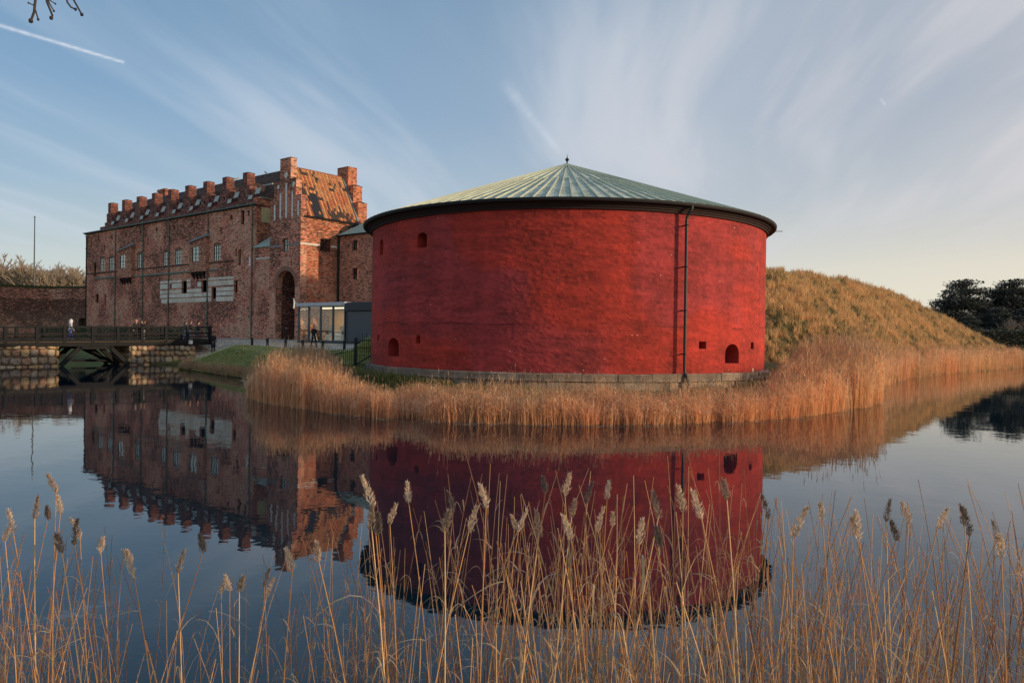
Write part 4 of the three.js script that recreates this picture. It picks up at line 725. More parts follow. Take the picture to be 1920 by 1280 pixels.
// ---------------------------------------------------------------- flagpole behind the curtain wall
{ const g = thing('flagpole', 'bare thin flagpole rising behind the curtain wall', 'flagpole'); g.position.set(-94.2, 0, -150); part('pole', new THREE.CylinderGeometry(0.09, 0.17, 24, 8).translate(0, 13.2, 0), std({ color: C(0.1, 0.11, 0.11) }), g); part('knob', new THREE.SphereGeometry(0.2, 8, 6).translate(0, 25.3, 0), std({ color: C(0.2, 0.2, 0.18) }), g); }

// ---------------------------------------------------------------- people
const capsule = (p, a, b, ra, rb) => { const ab = [b[0] - a[0], b[1] - a[1], b[2] - a[2]], ap = [p[0] - a[0], p[1] - a[1], p[2] - a[2]], l2 = ab[0] ** 2 + ab[1] ** 2 + ab[2] ** 2 || 1e-6, t = clamp((ap[0] * ab[0] + ap[1] * ab[1] + ap[2] * ab[2]) / l2); return Math.hypot(ap[0] - ab[0] * t, ap[1] - ab[1] * t, ap[2] - ab[2] * t) - mix(ra, rb, t); };
const smin = (a, b, k) => { const h = clamp(0.5 + (0.5 * (b - a)) / k); return mix(b, a, h) - k * h * (1 - h); };
function person(label, u, w, turn, o) {                          // 1.75 m figure, faces +z before turning
  const s = o.stride ?? 0.18, lean = o.lean ?? 0.02, hip = 0.9, sh = 1.42, B = [];
  const add = (a, b, ra, rb, part_) => B.push([a, b, ra, rb, part_]);
  for (const sd of [-1, 1]) {
    const f = sd * s;
    add([sd * 0.09, hip, 0], [sd * 0.1, 0.49, f * 0.55 + 0.03], 0.095, 0.065, 'legs'); add([sd * 0.1, 0.49, f * 0.55 + 0.03], [sd * 0.1, 0.08, f - 0.02], 0.062, 0.042, 'legs'); add([sd * 0.1, 0.045, f - 0.04], [sd * 0.11, 0.035, f + 0.15], 0.045, 0.035, 'shoes');
    const arm = o.arms ?? [[0.02, -0.26, 0.02], [0.04, -0.5, 0.14]], e = arm[0], h = arm[1], z = -sd * s * 0.4, S = [sd * 0.19, sh - 0.04, lean * 2];
    add(S, [sd * (0.19 + e[0] + 0.04), sh + e[1], lean + e[2] + z * 0.5], 0.062, 0.05, 'coat'); add([sd * (0.19 + e[0] + 0.04), sh + e[1], lean + e[2] + z * 0.5], [sd * (0.19 + h[0]), sh + h[1], lean + h[2] + z], 0.05, 0.038, 'coat');
    add([sd * (0.19 + h[0]), sh + h[1] - 0.03, lean + h[2] + z], [sd * (0.18 + h[0]), sh + h[1] - 0.11, lean + h[2] + z + 0.02], 0.036, 0.026, 'skin');
  }
  add([0, hip - 0.02, 0], [0, 1.16, lean], 0.15, 0.135, 'coat'); add([-0.07, 1.2, lean], [-0.09, sh - 0.04, lean * 2], 0.12, 0.1, 'coat'); add([0.07, 1.2, lean], [0.09, sh - 0.04, lean * 2], 0.12, 0.1, 'coat');
  if (o.coat === 'long') { add([-0.06, hip, 0], [-0.08, 0.52, 0], 0.14, 0.15, 'coat'); add([0.06, hip, 0], [0.08, 0.52, 0], 0.14, 0.15, 'coat'); }
  add([0, sh, lean * 2], [0, 1.53, lean * 2.4], 0.055, 0.05, 'skin');
  const hz = lean * 3 + 0.02, head = [[[0, 1.6, hz], [0, 1.66, hz], 0.082, 0.092, 'skin'], [[0, 1.555, hz + 0.045], [0, 1.6, hz + 0.06], 0.042, 0.05, 'skin'], [[0, 1.61, hz + 0.095], [0, 1.625, hz + 0.09], 0.014, 0.012, 'skin'], [[-0.09, 1.62, hz], [-0.092, 1.64, hz], 0.018, 0.018, 'skin'], [[0.09, 1.62, hz], [0.092, 1.64, hz], 0.018, 0.018, 'skin']];
  B.push(...head);
  if (o.hood) { B.push([[0, 1.5, hz - 0.06], [0, 1.66, hz - 0.03], 0.13, 0.135, 'hat']); } else { B.push([[0, 1.68, hz - 0.02], [0, 1.6, hz - 0.055], 0.095, 0.085, 'hair']); if (o.hat) B.push([[0, 1.72, hz], [0, 1.74, hz], 0.1, 0.09, 'hat']); }
  if (o.bag) add([-0.02, 1.05, lean - 0.2], [-0.02, 1.32, lean - 0.2], 0.11, 0.11, 'bag');
  const N = 60, sc = [0.5, 0.95, 0.5], off = [0, 0.9, 0.02], mc = new MarchingCubes(N, new THREE.MeshBasicMaterial(), false, false, 40000);
  mc.isolation = 0;
  const half = N / 2, cols = { coat: o.c, legs: o.t ?? C(0.03, 0.035, 0.05), skin: C(0.5, 0.3, 0.22), shoes: o.s ?? C(0.02, 0.02, 0.02), hair: o.h ?? C(0.05, 0.03, 0.02), hat: o.hc ?? o.c, bag: o.bag || o.c };
  for (let k = 0; k < N; k++) for (let j = 0; j < N; j++) for (let i = 0; i < N; i++) {
    const p = [((i - half) / half) * sc[0] + off[0], ((j - half) / half) * sc[1] + off[1], ((k - half) / half) * sc[2] + off[2]]; let d = 9;
    for (const b of B) { const q = capsule(p, b[0], b[1], b[2], b[3]); d = smin(d, q, 0.035); }
    mc.field[i + j * N + k * N * N] = -d;
  }
  mc.update();
  const n = mc.count, pos = new Float32Array(mc.positionArray.slice(0, n * 3)), nor = new Float32Array(n * 3), col = new Float32Array(n * 3);
  for (let i = 0; i < n; i++) {
    const p = [0, 1, 2].map((c) => pos[i * 3 + c] * sc[c] + off[c]); pos.set(p, i * 3);
    let best = 9, name = 'coat'; for (const b of B) { const q = capsule(p, b[0], b[1], b[2], b[3]); if (q < best) { best = q; name = b[4]; } }
    const c = cols[name]; col.set([c.r, c.g, c.b], i * 3);
  }
  const g = new THREE.BufferGeometry(); g.setAttribute('position', new THREE.BufferAttribute(pos, 3)); g.setAttribute('color', new THREE.BufferAttribute(col, 3));
  const k = (o.size ?? 1) * 1.06; g.scale(k, k, k);
  const P = thing('person', label, 'person'), [x, d] = toPlan(u, w); P.position.set(x, (o.deck ? deckY(w) : ground(x, d) + 0.05), -d); P.rotation.y = turn;
  part('body', toCreasedNormals(g, 1.2), std({ vertexColors: true, roughness: 0.9 }), P);
  return P;
}
const black = C(0.018, 0.019, 0.024), jean = C(0.1, 0.15, 0.24);
person('person in white hooded jacket and blue trousers on the bridge', 0.2, -17.9, 2.2, { c: C(0.55, 0.54, 0.56), t: C(0.05, 0.07, 0.28), hood: true, hc: C(0.75, 0.74, 0.76), deck: true });
person('person in dark coat and white shoes at the bridge rail, fair hair', 0.9, -12.6, 0.6, { c: black, h: C(0.5, 0.42, 0.3), s: C(0.6, 0.6, 0.6), coat: 'long', deck: true, size: 1.02 });
person('person in black jacket with pale scarf next to the fair haired one', 0.2, -11.6, 2.6, { c: C(0.03, 0.03, 0.032), t: C(0.2, 0.2, 0.22), deck: true, arms: [[0.05, -0.22, 0.08], [-0.05, -0.3, 0.24]] });
person('person with dark bag walking behind the pair on the bridge', -0.5, -11.3, -0.6, { c: C(0.02, 0.02, 0.022), t: C(0.06, 0.035, 0.02), bag: C(0.015, 0.015, 0.016), deck: true });
person('person in green jacket and pale jeans near the bridge end', 0, -7.5, 2.4, { c: C(0.03, 0.07, 0.06), t: C(0.24, 0.29, 0.36), deck: true, size: 0.98 });
person('person in black jacket and faded jeans near the bridge end', -0.2, -6.9, 2.2, { c: black, t: C(0.3, 0.33, 0.38), deck: true });
person('person in dark clothes with white shoes, rightmost of the group near the bridge end', 0, -6.2, 2.0, { c: C(0.03, 0.032, 0.04), t: jean, s: C(0.6, 0.6, 0.6), deck: true, size: 0.96 });
person('person in long dark coat and cap at the last bridge post', 1.9, -5.6, 1.2, { c: C(0.015, 0.017, 0.028), t: C(0.02, 0.022, 0.03), coat: 'long', hat: true, hc: C(0.012, 0.012, 0.014), stride: 0.05, size: 1.05 });
person('person in dark clothes walking past the glass pavilion', 20.2, -7.3, 0.9, { c: C(0.012, 0.012, 0.016), t: C(0.012, 0.013, 0.018), stride: 0.2, size: 0.98 });
// ---------------------------------------------------------------- gulls on the castle ridge
for (const [u, y, label, tn] of [[-12.7, 21.44, 'gull perched on the castle ridge, left one of the two', 0.3], [-6.6, 21.44, 'gull perched on the castle ridge, right one near the gatehouse', 2.4]]) {
  const g = thing('gull', label, 'gull', 'gulls on the ridge'), [x, d] = toPlan(u, 5.5); g.position.set(x, y, -d); g.rotation.y = tn; const w = std({ color: C(0.4, 0.4, 0.42) });
  part('body', merge([new THREE.SphereGeometry(0.12, 10, 8).scale(1.9, 0.85, 0.85).rotateZ(0.3).translate(0, 0.24, 0), new THREE.SphereGeometry(0.075, 8, 6).translate(0.19, 0.38, 0), limb([0.1, 0.28, 0], [0.18, 0.36, 0], 0.07, 0.06, 7), limb([-0.18, 0.2, 0], [-0.38, 0.14, 0], 0.06, 0.01, 6)]), w, g);
  part('beak', new THREE.ConeGeometry(0.022, 0.09, 6).rotateZ(-Math.PI / 2).translate(0.29, 0.38, 0), std({ color: C(0.5, 0.3, 0.05) }), g);
  for (const s of [-0.04, 0.04]) part('leg', limb([0, 0.15, s], [0.01, 0, s], 0.012, 0.012, 5), std({ color: C(0.4, 0.2, 0.15) }), g);
}

// ---------------------------------------------------------------- plants
const plantMat = new THREE.MeshPhysicalMaterial({ vertexColors: true, roughness: 1, transmission: 0.45, thickness: 0, side: THREE.DoubleSide });
class Soup { constructor() { this.p = []; this.c = []; } tri(a, b, c, k) { this.p.push(...a, ...b, ...c); for (let i = 0; i < 3; i++) this.c.push(k.r, k.g, k.b); } quad(a, b, c, d, k) { this.tri(a, b, c, k); this.tri(a, c, d, k); }
  geo() { const g = new THREE.BufferGeometry(); g.setAttribute('position', new THREE.Float32BufferAttribute(this.p, 3)); g.setAttribute('color', new THREE.Float32BufferAttribute(this.c, 3)); g.computeVertexNormals(); return g; } }
const add3 = (a, b, k = 1) => [a[0] + b[0] * k, a[1] + b[1] * k, a[2] + b[2] * k];
const vary = (c, r, k = 0.2) => { const v = 1 - k + 2 * k * r(); return C(c.r * v, c.g * v, c.b * v); };
function ribbon(s, pts, w, dir, k) { for (let i = 1; i < pts.length; i++) { const w0 = w * (1 - (i - 1) / (pts.length - 0.6)), w1 = w * (1 - i / (pts.length - 0.6)), a = pts[i - 1], b = pts[i]; s.quad(add3(a, dir, -w0), add3(a, dir, w0), add3(b, dir, w1), add3(b, dir, -w1), k); } }
function scatter(name, geo, places, label, category, mat = plantMat) {
  const m = shade(new THREE.InstancedMesh(geo, mat, places.length)), M4 = new THREE.Matrix4(), q = new THREE.Quaternion(), e = new THREE.Euler(), col = new THREE.Color();
  places.forEach((p, i) => { m.setMatrixAt(i, M4.compose(new THREE.Vector3(p.x, p.y, p.z), q.setFromEuler(e.set(p.rx || 0, p.ry, p.rz || 0, 'YXZ')), new THREE.Vector3(p.s, p.h, p.s))); m.setColorAt(i, p.c || col.setRGB(1, 1, 1)); });
  m.name = numbered(name); scene.add(m); return tag(m, label, category, null, 'stuff');
}
const inside = (poly, x, d) => signed(poly, x, d) > 0;

// ---- reed belt round the tower and along the rampart (heights are 1 before scaling)
function reedClump(seed, n) {
  const r = rng(seed), s = new Soup(), pal = [C(0.88, 0.6, 0.33), C(0.82, 0.52, 0.29), C(0.92, 0.69, 0.4), C(0.66, 0.41, 0.23), C(0.86, 0.62, 0.38)];
  for (let i = 0; i < n; i++) {
    const a = r() * 6.28, ro = Math.sqrt(r()) * 0.24, b = [Math.cos(a) * ro, -0.12, Math.sin(a) * ro], h = 0.62 + 0.42 * r(), la = r() * 6.28, le = 0.03 + 0.1 * r(), k = vary(pal[Math.floor(r() * 5)], r);
    const m = [b[0] + Math.cos(la) * le * 0.35, h * 0.55, b[2] + Math.sin(la) * le * 0.35], t = [b[0] + Math.cos(la) * le * 1.4, h, b[2] + Math.sin(la) * le * 1.4], o = r() * 3.14, dir = [Math.cos(o), 0, Math.sin(o)];
    ribbon(s, [b, m, t], 0.0085, dir, k); ribbon(s, [b, m, t], 0.007, [-dir[2], 0, dir[0]], k);
    for (let l = 0; l < 2; l++) { const y = h * (0.35 + 0.5 * r()), q = r() * 6.28, L = 0.12 + 0.2 * r(), p0 = [mix(b[0], t[0], y / h), y, mix(b[2], t[2], y / h)]; ribbon(s, [p0, add3(p0, [Math.cos(q) * L * 0.6, L * (0.5 - 0.3 * r()), Math.sin(q) * L * 0.6]), add3(p0, [Math.cos(q) * L * 1.2, L * (0.3 - 0.7 * r()), Math.sin(q) * L * 1.2])], 0.008, [-Math.sin(q), 0, Math.cos(q)], vary(k, r)); }
    if (r() < 0.35) { const pk = vary(C(0.5, 0.38, 0.24), r), d2 = [Math.cos(o + 1), 0, Math.sin(o + 1)]; for (const dd of [dir, d2]) s.quad(add3(t, [0, -0.02, 0]), add3(add3(t, [0, 0.03, 0]), dd, 0.014), add3(t, [Math.cos(la) * 0.02, 0.1, Math.sin(la) * 0.02]), add3(add3(t, [0, 0.03, 0]), dd, -0.014), pk); }
  }
  return s.geo();
}
{
  const BELT = [[-13.6, 46], [-13.4, 41], [-12.7, 37.4], [-11.9, 34.9], [-10.4, 32.7], [-8.56, 30.7], [-6.8, 29], [-5, 27.6], [-3, 26.9], [-1.1, 26.35], [1.2, 26.3], [3.5, 26.25], [6, 27], [8.7, 28.2], [11, 29.8], [13.2, 31.8], [15.4, 34], [17.2, 36.2], [18.6, 38.4], [19.4, 41], [20.5, 44], [21.9, 45.9], [25.5, 52], [31.4, 61], [45.6, 77.5], [64.6, 96.2], [100, 112], [100, 118], [66, 103], [44, 82], [30, 66], [22, 54.5], [18.2, 48.5], [15.6, 42], [13.6, 37.5], [11.5, 34.5], [8, 31.4], [4.6, 30.1], [0.4, 30.2], [-3.4, 31.3], [-6.6, 33.7], [-8.8, 36.8], [-9.3, 40], [-10, 42.4]];
  const geos = [0, 1, 2].map((k) => reedClump(500 + k, 9)), rows = [[], [], []], r = rng(601);
  for (let tries = 0, n = 0; tries < 90000 && n < 13000; tries++) {
    const far = r() < 0.42, x = far ? 18 + 80 * r() : -14 + 36 * r(), d = far ? 42 + 76 * r() : 26 + 22 * r();
    if (!inside(BELT, x, d)) continue;
    const rt = Math.hypot(x - TOWER.x, d - TOWER.d); if (rt < 10.75) continue;
    let top = x < -9.5 ? mix(0.95, 2.0, step(-12.6, -9.8, x + 0.12 * (d - 35))) : x < -4 ? mix(1.95, 1.02, step(-9.3, -6.2, x)) : x < 9 ? 1.02 : x < 17 ? mix(1.02, 2.3, step(9, 17, x)) : 2.45; if (rt < 12.4 && x > -7 && x < 12 && r() < 0.85) continue;
    const gy = Math.max(ground(x, d), -0.12); let h = Math.max(0.45, top - gy);
    const clump = fbm(x * 0.55, d * 0.55, 3, 603); if (clump < 0.4 && r() < 0.85) continue;
    h *= 0.34 + 0.95 * clump + 0.26 * r(); if (r() < 0.05) h *= 1.35;
    const v = 0.8 + 0.36 * r(), yel = fbm(x * 0.3, d * 0.3, 2, 604);
    rows[n % 3].push({ x, y: gy, z: -d, ry: r() * 6.28, rx: 0.26 * (r() - 0.5), rz: 0.26 * (r() - 0.5) - 0.04, s: 0.9 + 0.5 * r(), h, c: C(v * mix(1.05, 1, yel), v * mix(0.86, 1.02, yel), v * mix(0.82, 1.0, yel)) }); n++;
  }
  rows.forEach((p, k) => scatter('reed_belt', geos[k], p, ['dense dry golden reeds round the tower foot and bank', 'dry golden reeds growing along the far waterline', 'dry russet reeds in the moat margin below the rampart'][k], 'reeds'));
  // bent and floating stems at the waterline
  const s = new Soup(), r2 = rng(77); for (let i = 0; i < 240; i++) { const t = r2(), e = BELT[2 + Math.floor(t * 22)], f = BELT[3 + Math.floor(t * 22)], u = r2(), x = mix(e[0], f[0], u) + 0.4 * (r2() - 0.5), d = mix(e[1], f[1], u) - 0.25 - 0.5 * r2(), a = (r2() - 0.5) * 1.6, L = 0.3 + 0.7 * r2(); ribbon(s, [[x, 0.012, -d], [x + Math.cos(a) * L * 0.5, 0.014 + 0.12 * r2() * r2(), -d + Math.sin(a) * L * 0.5], [x + Math.cos(a) * L, 0.012, -d + Math.sin(a) * L]], 0.009, [-Math.sin(a), 0, Math.cos(a)], vary(C(0.5, 0.4, 0.26), r2)); }
  const m = shade(new THREE.Mesh(s.geo(), plantMat)); m.name = 'floating_stems'; scene.add(m); tag(m, 'broken reed stems floating at the edge of the reed belt', 'reed stems', null, 'stuff');
}
// ---- rough grass on the rampart and the banks
function tuft(seed, n, pal, spread, droop, width) {
  const r = rng(seed), s = new Soup();
  for (let i = 0; i < n; i++) { const a = r() * 6.28, ro = r() * spread, b = [Math.cos(a) * ro, -0.05, Math.sin(a) * ro], q = r() * 6.28, L = 0.6 + 0.5 * r(), dx = Math.cos(q) * droop * r(), dz = Math.sin(q) * droop * r(); ribbon(s, [b, add3(b, [dx * 0.35, L * 0.62, dz * 0.35]), add3(b, [dx, L * (0.75 + 0.25 * r()), dz])], width, [-Math.sin(q), 0, Math.cos(q)], vary(pal[Math.floor(r() * pal.length)], r, 0.25)); }
  return s.geo();
}
{
  const straw = [C(0.88, 0.58, 0.25), C(0.8, 0.5, 0.2), C(0.92, 0.66, 0.32), C(0.66, 0.4, 0.17)], green = [C(0.16, 0.19, 0.05), C(0.22, 0.22, 0.06), C(0.12, 0.14, 0.035), C(0.34, 0.26, 0.09)];
  const gs = [tuft(701, 26, straw, 0.26, 0.6, 0.024), tuft(702, 24, straw, 0.22, 0.45, 0.022), tuft(703, 20, green, 0.3, 0.5, 0.024)], rows = [[], [], []], r = rng(711);
  for (let n = 0, t = 0; t < 120000 && n < 21000; t++) {
    const x = 10 + 58 * r(), d = 46 + 62 * r(), hr = rampart(x, d); if (hr < 1.2 || onIsland(x, d) < 0.8) continue;
    const y = ground(x, d), k = fbm(x * 0.32, d * 0.32, 4, 713), k2 = fbm(x * 1.1, d * 1.1, 3, 714), g = step(0.43, 0.58, k * 0.55 + k2 * 0.45 + 0.07 * step(5, 2, y)), pick = r() < g * 0.8 ? 2 : r() < 0.5 ? 0 : 1;
    if (pick === 2 && r() < 0.3) continue; if (k2 < 0.4 && r() < 0.7) continue;
    const v = 0.62 + 0.56 * r(); rows[pick].push({ x, y, z: -d, ry: r() * 6.28, rx: 0.3 * (r() - 0.5), rz: 0.3 * (r() - 0.5), s: 0.5 + 1.1 * r() * k2 + 0.3 * r(), h: (pick === 2 ? 0.3 : 0.6) * (0.5 + r()) * (0.6 + 0.9 * k2 + 0.3 * r()), c: C(v, v * (0.94 + 0.1 * r()), v) }); n++;
  }
  scatter('rampart_grass', gs[0], rows[0], 'golden dry grass tussocks covering the rampart slope', 'grass'); scatter('rampart_grass', gs[1], rows[1], 'tan upright dry grass on the rampart slope', 'grass'); scatter('rampart_grass', gs[2], rows[2], 'olive green undergrowth patches on the rampart slope', 'undergrowth');
  // weeds between reeds and plinth
  const weeds = [], r3 = rng(721); for (let t = 0; t < 9000; t++) { const a = r3() * 6.28, ro = 10.6 + 2.0 * r3(), x = TOWER.x + Math.sin(a) * ro, d = TOWER.d - Math.cos(a) * ro; if (d > 46) continue; weeds.push({ x, y: ground(x, d), z: -d, ry: r3() * 6.28, s: 0.5 + 0.4 * r3(), h: 0.14 + 0.26 * r3() * fbm(a * 4, 1, 2, 9), c: C(1, 1.1, 0.8).multiplyScalar(0.8 + 0.5 * r3()) }); }
  scatter('bank_weeds', gs[2], weeds, 'green weeds along the foot of the red tower plinth', 'weeds');
  // lawn
  const lg = tuft(731, 14, [C(0.32, 0.42, 0.07), C(0.4, 0.48, 0.1), C(0.26, 0.34, 0.06), C(0.46, 0.44, 0.13)], 0.22, 0.5, 0.016), lawn = [], edge = [], r4 = rng(733);
  for (let t = 0; t < 60000; t++) {
    const x = -31 + 24 * r4(), d = 34 + 38 * r4(), sd = onIsland(x, d), [u, w] = toLocal(x, d); if (sd < 0.02 || (w > pathEdge(u) - 0.1 && u > 1.4 && u < 27) || (u < 1.6 && w > -13)) continue; const rt = Math.hypot(x - TOWER.x, d - TOWER.d); if (rt < 11) continue;
    if (sd < 0.7 && r4() < 0.7) { edge.push({ x, y: ground(x, d), z: -d, ry: r4() * 6.28, s: 0.8, h: 0.3 + 0.35 * r4(), c: C(0.55, 0.5, 0.5).multiplyScalar(0.7 + 0.6 * r4()) }); continue; }
    const v = 0.75 + 0.5 * r4(), q = fbm(x * 0.4, d * 0.4, 3, 735); lawn.push({ x, y: ground(x, d), z: -d, ry: r4() * 6.28, s: 0.9 + 0.5 * r4(), h: 0.1 + 0.1 * r4(), c: C(v * mix(0.85, 1.25, q), v, v * 0.9) });
  }
  scatter('lawn_grass', lg, lawn, 'short green lawn grass on the mound by the bridge', 'grass'); scatter('shore_grass', gs[0], edge, 'brown grass fringe along the edge of the lawn mound', 'grass');
}
const barkMat = std({ color: C(0.07, 0.055, 0.045), roughness: 0.95 });
// ---- hedge along the castle foot behind the bridge
{
  const r = rng(811), s = new Soup(), pal = [C(0.05, 0.09, 0.025), C(0.035, 0.07, 0.02), C(0.08, 0.11, 0.03)];
  for (let i = 0; i < 15000; i++) { const u = -44 + 42 * r(), w = -5.2 + 1.2 * r() - (u < -4 ? 0.6 * vn(u, 1, 5) : 0), [x, d] = toPlan(u, w), y = 1.9 + (1.5 + 0.35 * fbm(u * 0.8, 2, 3, 812)) * Math.sqrt(r()), a = r() * 6.28, q = (r() - 0.5) * 2, z = 0.07 + 0.06 * r(), p = [x, y, -d]; s.tri(p, add3(p, [Math.cos(a) * z, q * z, Math.sin(a) * z]), add3(p, [Math.cos(a + 1.3) * z, z * r(), Math.sin(a + 1.3) * z]), vary(pal[Math.floor(r() * 3)], r)); }
  const T = thing('hedge', 'clipped green hedge along the castle foot behind the bridge', 'hedge'); part('foliage', s.geo(), plantMat, T);
  const stems = []; for (let u = -43.5; u < -2.5; u += 0.9) { const [x, d] = toPlan(u, -4.7); stems.push(limb([x, 1.6, -d], [x, 3.0, -d], 0.05, 0.03, 4)); } part('stems', stems, M.timber, T);
  const T2 = thing('dark_hedge', 'long dark hedge at the far right edge under the pines', 'hedge'), s2 = new Soup(); for (let i = 0; i < 34000; i++) { const x = 62 + 60 * r(), d = 117 + 3 * r() + (x - 62) * 0.08, y = 1.2 + 3.95 * Math.sqrt(r()), a = r() * 6.28, z = 0.2 + 0.16 * r(), p = [x, y, -d]; s2.tri(p, add3(p, [Math.cos(a) * z, (r() - 0.5) * z, Math.sin(a) * z]), add3(p, [Math.cos(a + 1.3) * z, z * r(), Math.sin(a + 1.3) * z]), vary(C(0.035, 0.048, 0.022), r)); }
  part('foliage', s2.geo(), plantMat, T2); { const st = []; for (let x = 62.5; x < 121; x += 1.1) st.push(limb([x, 1, -118.4 - (x - 62) * 0.08], [x, 4.4, -118.4 - (x - 62) * 0.08], 0.08, 0.03, 4)); part('stems', st, barkMat, T2); }
}
// ---- trees
function bareTree(seed, height, spreadK = 1, levels = 6) {                    // returns [trunk geometry, twig geometry]
  const r = rng(seed), trunk = [], twigs = [];
  (function grow(p, dir, len, rad, lv) {
    const q = add3(p, dir, len), sides = lv > 3 ? 6 : lv > 1 ? 4 : 3; (lv >= levels - 2 ? trunk : twigs).push(limb(p, q, rad, rad * 0.72, sides));
    if (lv === 0) return;
    const n = lv > levels - 2 ? 3 : 2 + (r() < 0.55);
    for (let i = 0; i < n; i++) {
      const a = r() * 6.28 + i * 2.1, tilt = (0.35 + 0.5 * r()) * spreadK, v = new THREE.Vector3(...dir), side = new THREE.Vector3(Math.cos(a), 0.12, Math.sin(a)); v.multiplyScalar(Math.cos(tilt)).addScaledVector(side, Math.sin(tilt)); v.y += 0.12; v.normalize();
      grow(add3(p, dir, len * (i ? 0.65 + 0.35 * r() : 1)), v.toArray(), len * (0.66 + 0.18 * r()), rad * (0.64 + 0.1 * r()), lv - 1);
    }
  })([0, -0.3, 0], [0, 1, 0], height * 0.24, height * 0.03, levels);
  return [merge(trunk), merge(twigs)];
}
const twigMat = std({ color: C(0.3, 0.235, 0.175), roughness: 0.95 });
{
  const kinds = [bareTree(901, 10, 1, 7), bareTree(902, 10, 1.15, 7), bareTree(903, 10, 0.9, 7)];
  const plant = (x, d, base, h, k, label, turn, name = 'bare_tree', g = 'bare trees behind the curtain wall', tm = twigMat) => { const t = thing(name, label, 'tree', g); t.position.set(x, base, -d); t.scale.setScalar(h / 10); t.rotation.y = turn; part('trunk', kinds[k][0], barkMat, t); part('crown', kinds[k][1], tm, t); };
  [[-117, 168, 15, 'leafless tree at the very left edge behind the curtain wall'], [-111.5, 165, 14, 'leafless tree left of the flagpole'], [-106.5, 172, 14, 'leafless tree just right of the flagpole'], [-103, 166, 15.3, 'broad leafless tree midway between flagpole and castle'], [-99, 168, 13.5, 'leafless tree second from the castle corner'], [-95.5, 166, 12.8, 'leafless tree closest to the left castle corner'], [-122, 176, 17, 'tall leafless tree behind the left edge group'], [-108.5, 182, 16, 'pale leafless tree farthest behind the flagpole'], [-100.5, 180, 15.5, 'leafless tree in the back row near the castle'], [-92, 176, 13.5, 'leafless tree half hidden by the castle corner']].forEach(([x, d, h, l], i) => plant(x, d, 2.2, h * 1.42, i % 3, l, i * 1.3));
  // right: bare trees among the pines
  [[83.5, 158, 11, 'small leafless tree left of the pines above the rampart'], [97.5, 172, 15.5, 'yellowish leafless tree between the pines'], [88, 133, 8, 'leafless bush with pale stems in front of the pines'], [93.5, 176, 13.5, 'leafless tree behind the gap in the pines']].forEach(([x, d, h, l], i) => plant(x, d, 1.6, h, (i + 1) % 3, l, i, 'bare_tree', 'bare trees among the pines'));
  // pines
  function pine(seed) {
    const r = rng(seed), tr = [limb([0, -0.3, 0], [0.2, 6, 0.1], 0.24, 0.18, 8), limb([0.2, 6, 0.1], [0, 10, 0], 0.18, 0.06, 6)], s = new Soup();
    for (let i = 0; i < 90; i++) {
      const t = r(), y = 1.0 + 8.9 * t, a = r() * 6.28, reach = (0.5 + 2.9 * Math.sqrt(1 - t * 0.93)) * (0.5 + 0.5 * r()), c = [Math.cos(a) * reach, y + 0.25 * reach * r(), Math.sin(a) * reach];
      tr.push(limb([0.1, y - 0.3, 0.05], c, 0.07, 0.02, 4));
      const cw = 0.8 + 0.8 * r();
      for (let k = 0; k < 150; k++) { const q = r() * 6.28, rr = Math.sqrt(r()) * cw, p = [c[0] + Math.cos(q) * rr, c[1] + (r() - 0.35) * 0.95 * (1.2 - rr / cw * 0.6), c[2] + Math.sin(q) * rr], o = r() * 6.28, z = 0.16 + 0.2 * r(); s.tri(p, add3(p, [Math.cos(o) * z, z * (r() - 0.2), Math.sin(o) * z]), add3(p, [Math.cos(o + 0.7) * z, z * (r() - 0.1), Math.sin(o + 0.7) * z]), vary(C(0.02, 0.03, 0.016), r, 0.4)); }
    }
    return [merge(tr), s.geo()];
  }
  const pines = [pine(951), pine(952), pine(953)];
  [[85.5, 151, 9.8, 'small pine at the left end of the dark wood'], [88.6, 150, 13.4, 'dark pine with pointed top, second from the left of the wood'], [92.5, 152, 10.5, 'lower dark pine right of the pointed pine'], [95.6, 151, 12, 'dark pine in the middle of the wood'], [98.5, 150, 13.6, 'tall flat-topped pine in the right of the wood'], [102.5, 151, 13, 'tall dark pine at the right edge of the picture'], [107, 153, 13.5, 'dark pine beyond the right edge of the wood'], [90.5, 142, 8, 'low dark pine in the front row under the pointed pine'], [97, 141, 8.6, 'low dark pine in the front row above the hedge'], [103.5, 142, 9, 'low dark pine in the front row at the right edge'], [84.5, 141, 6.4, 'shrubby dark pine just above the rampart slope'], [93.8, 139, 7, 'shrubby dark pine behind the leafless bush'], [100.3, 138, 7.2, 'shrubby dark pine above the hedge near the right edge']].forEach(([x, d, h, l], i) => { const t = thing('pine_tree', l, 'tree', 'pines in the dark wood on the right'); t.position.set(x, 1.4, -d); t.scale.setScalar(h / 10); t.scale.x = t.scale.z = (h / 10) * 1.25; t.rotation.y = i * 2.1; part('trunk', pines[i % 3][0], barkMat, t); part('crown', pines[i % 3][1], plantMat, t); });
  // near tree left of the frame whose twigs hang into the top corner
  const T = thing('overhanging_tree', 'bare twigs of a near tree hanging into the upper left corner', 'tree'), tw = [];
  part('trunk', [limb([-7.6, 0.6, -3.2], [-7.3, 4.2, -3.4], 0.26, 0.2, 10), limb([-7.3, 4.2, -3.4], [-6.9, 8.4, -3.6], 0.2, 0.1, 8)], barkMat, T);
  part('limb', [limb([-7.2, 4.8, -3.4], [-5.4, 6.5, -4.8], 0.11, 0.06, 8), limb([-5.4, 6.5, -4.8], [-3.75, 6.35, -6.0], 0.06, 0.025, 6), limb([-3.75, 6.35, -6], [-3.3, 6.1, -6.1], 0.025, 0.012, 5)], barkMat, T);
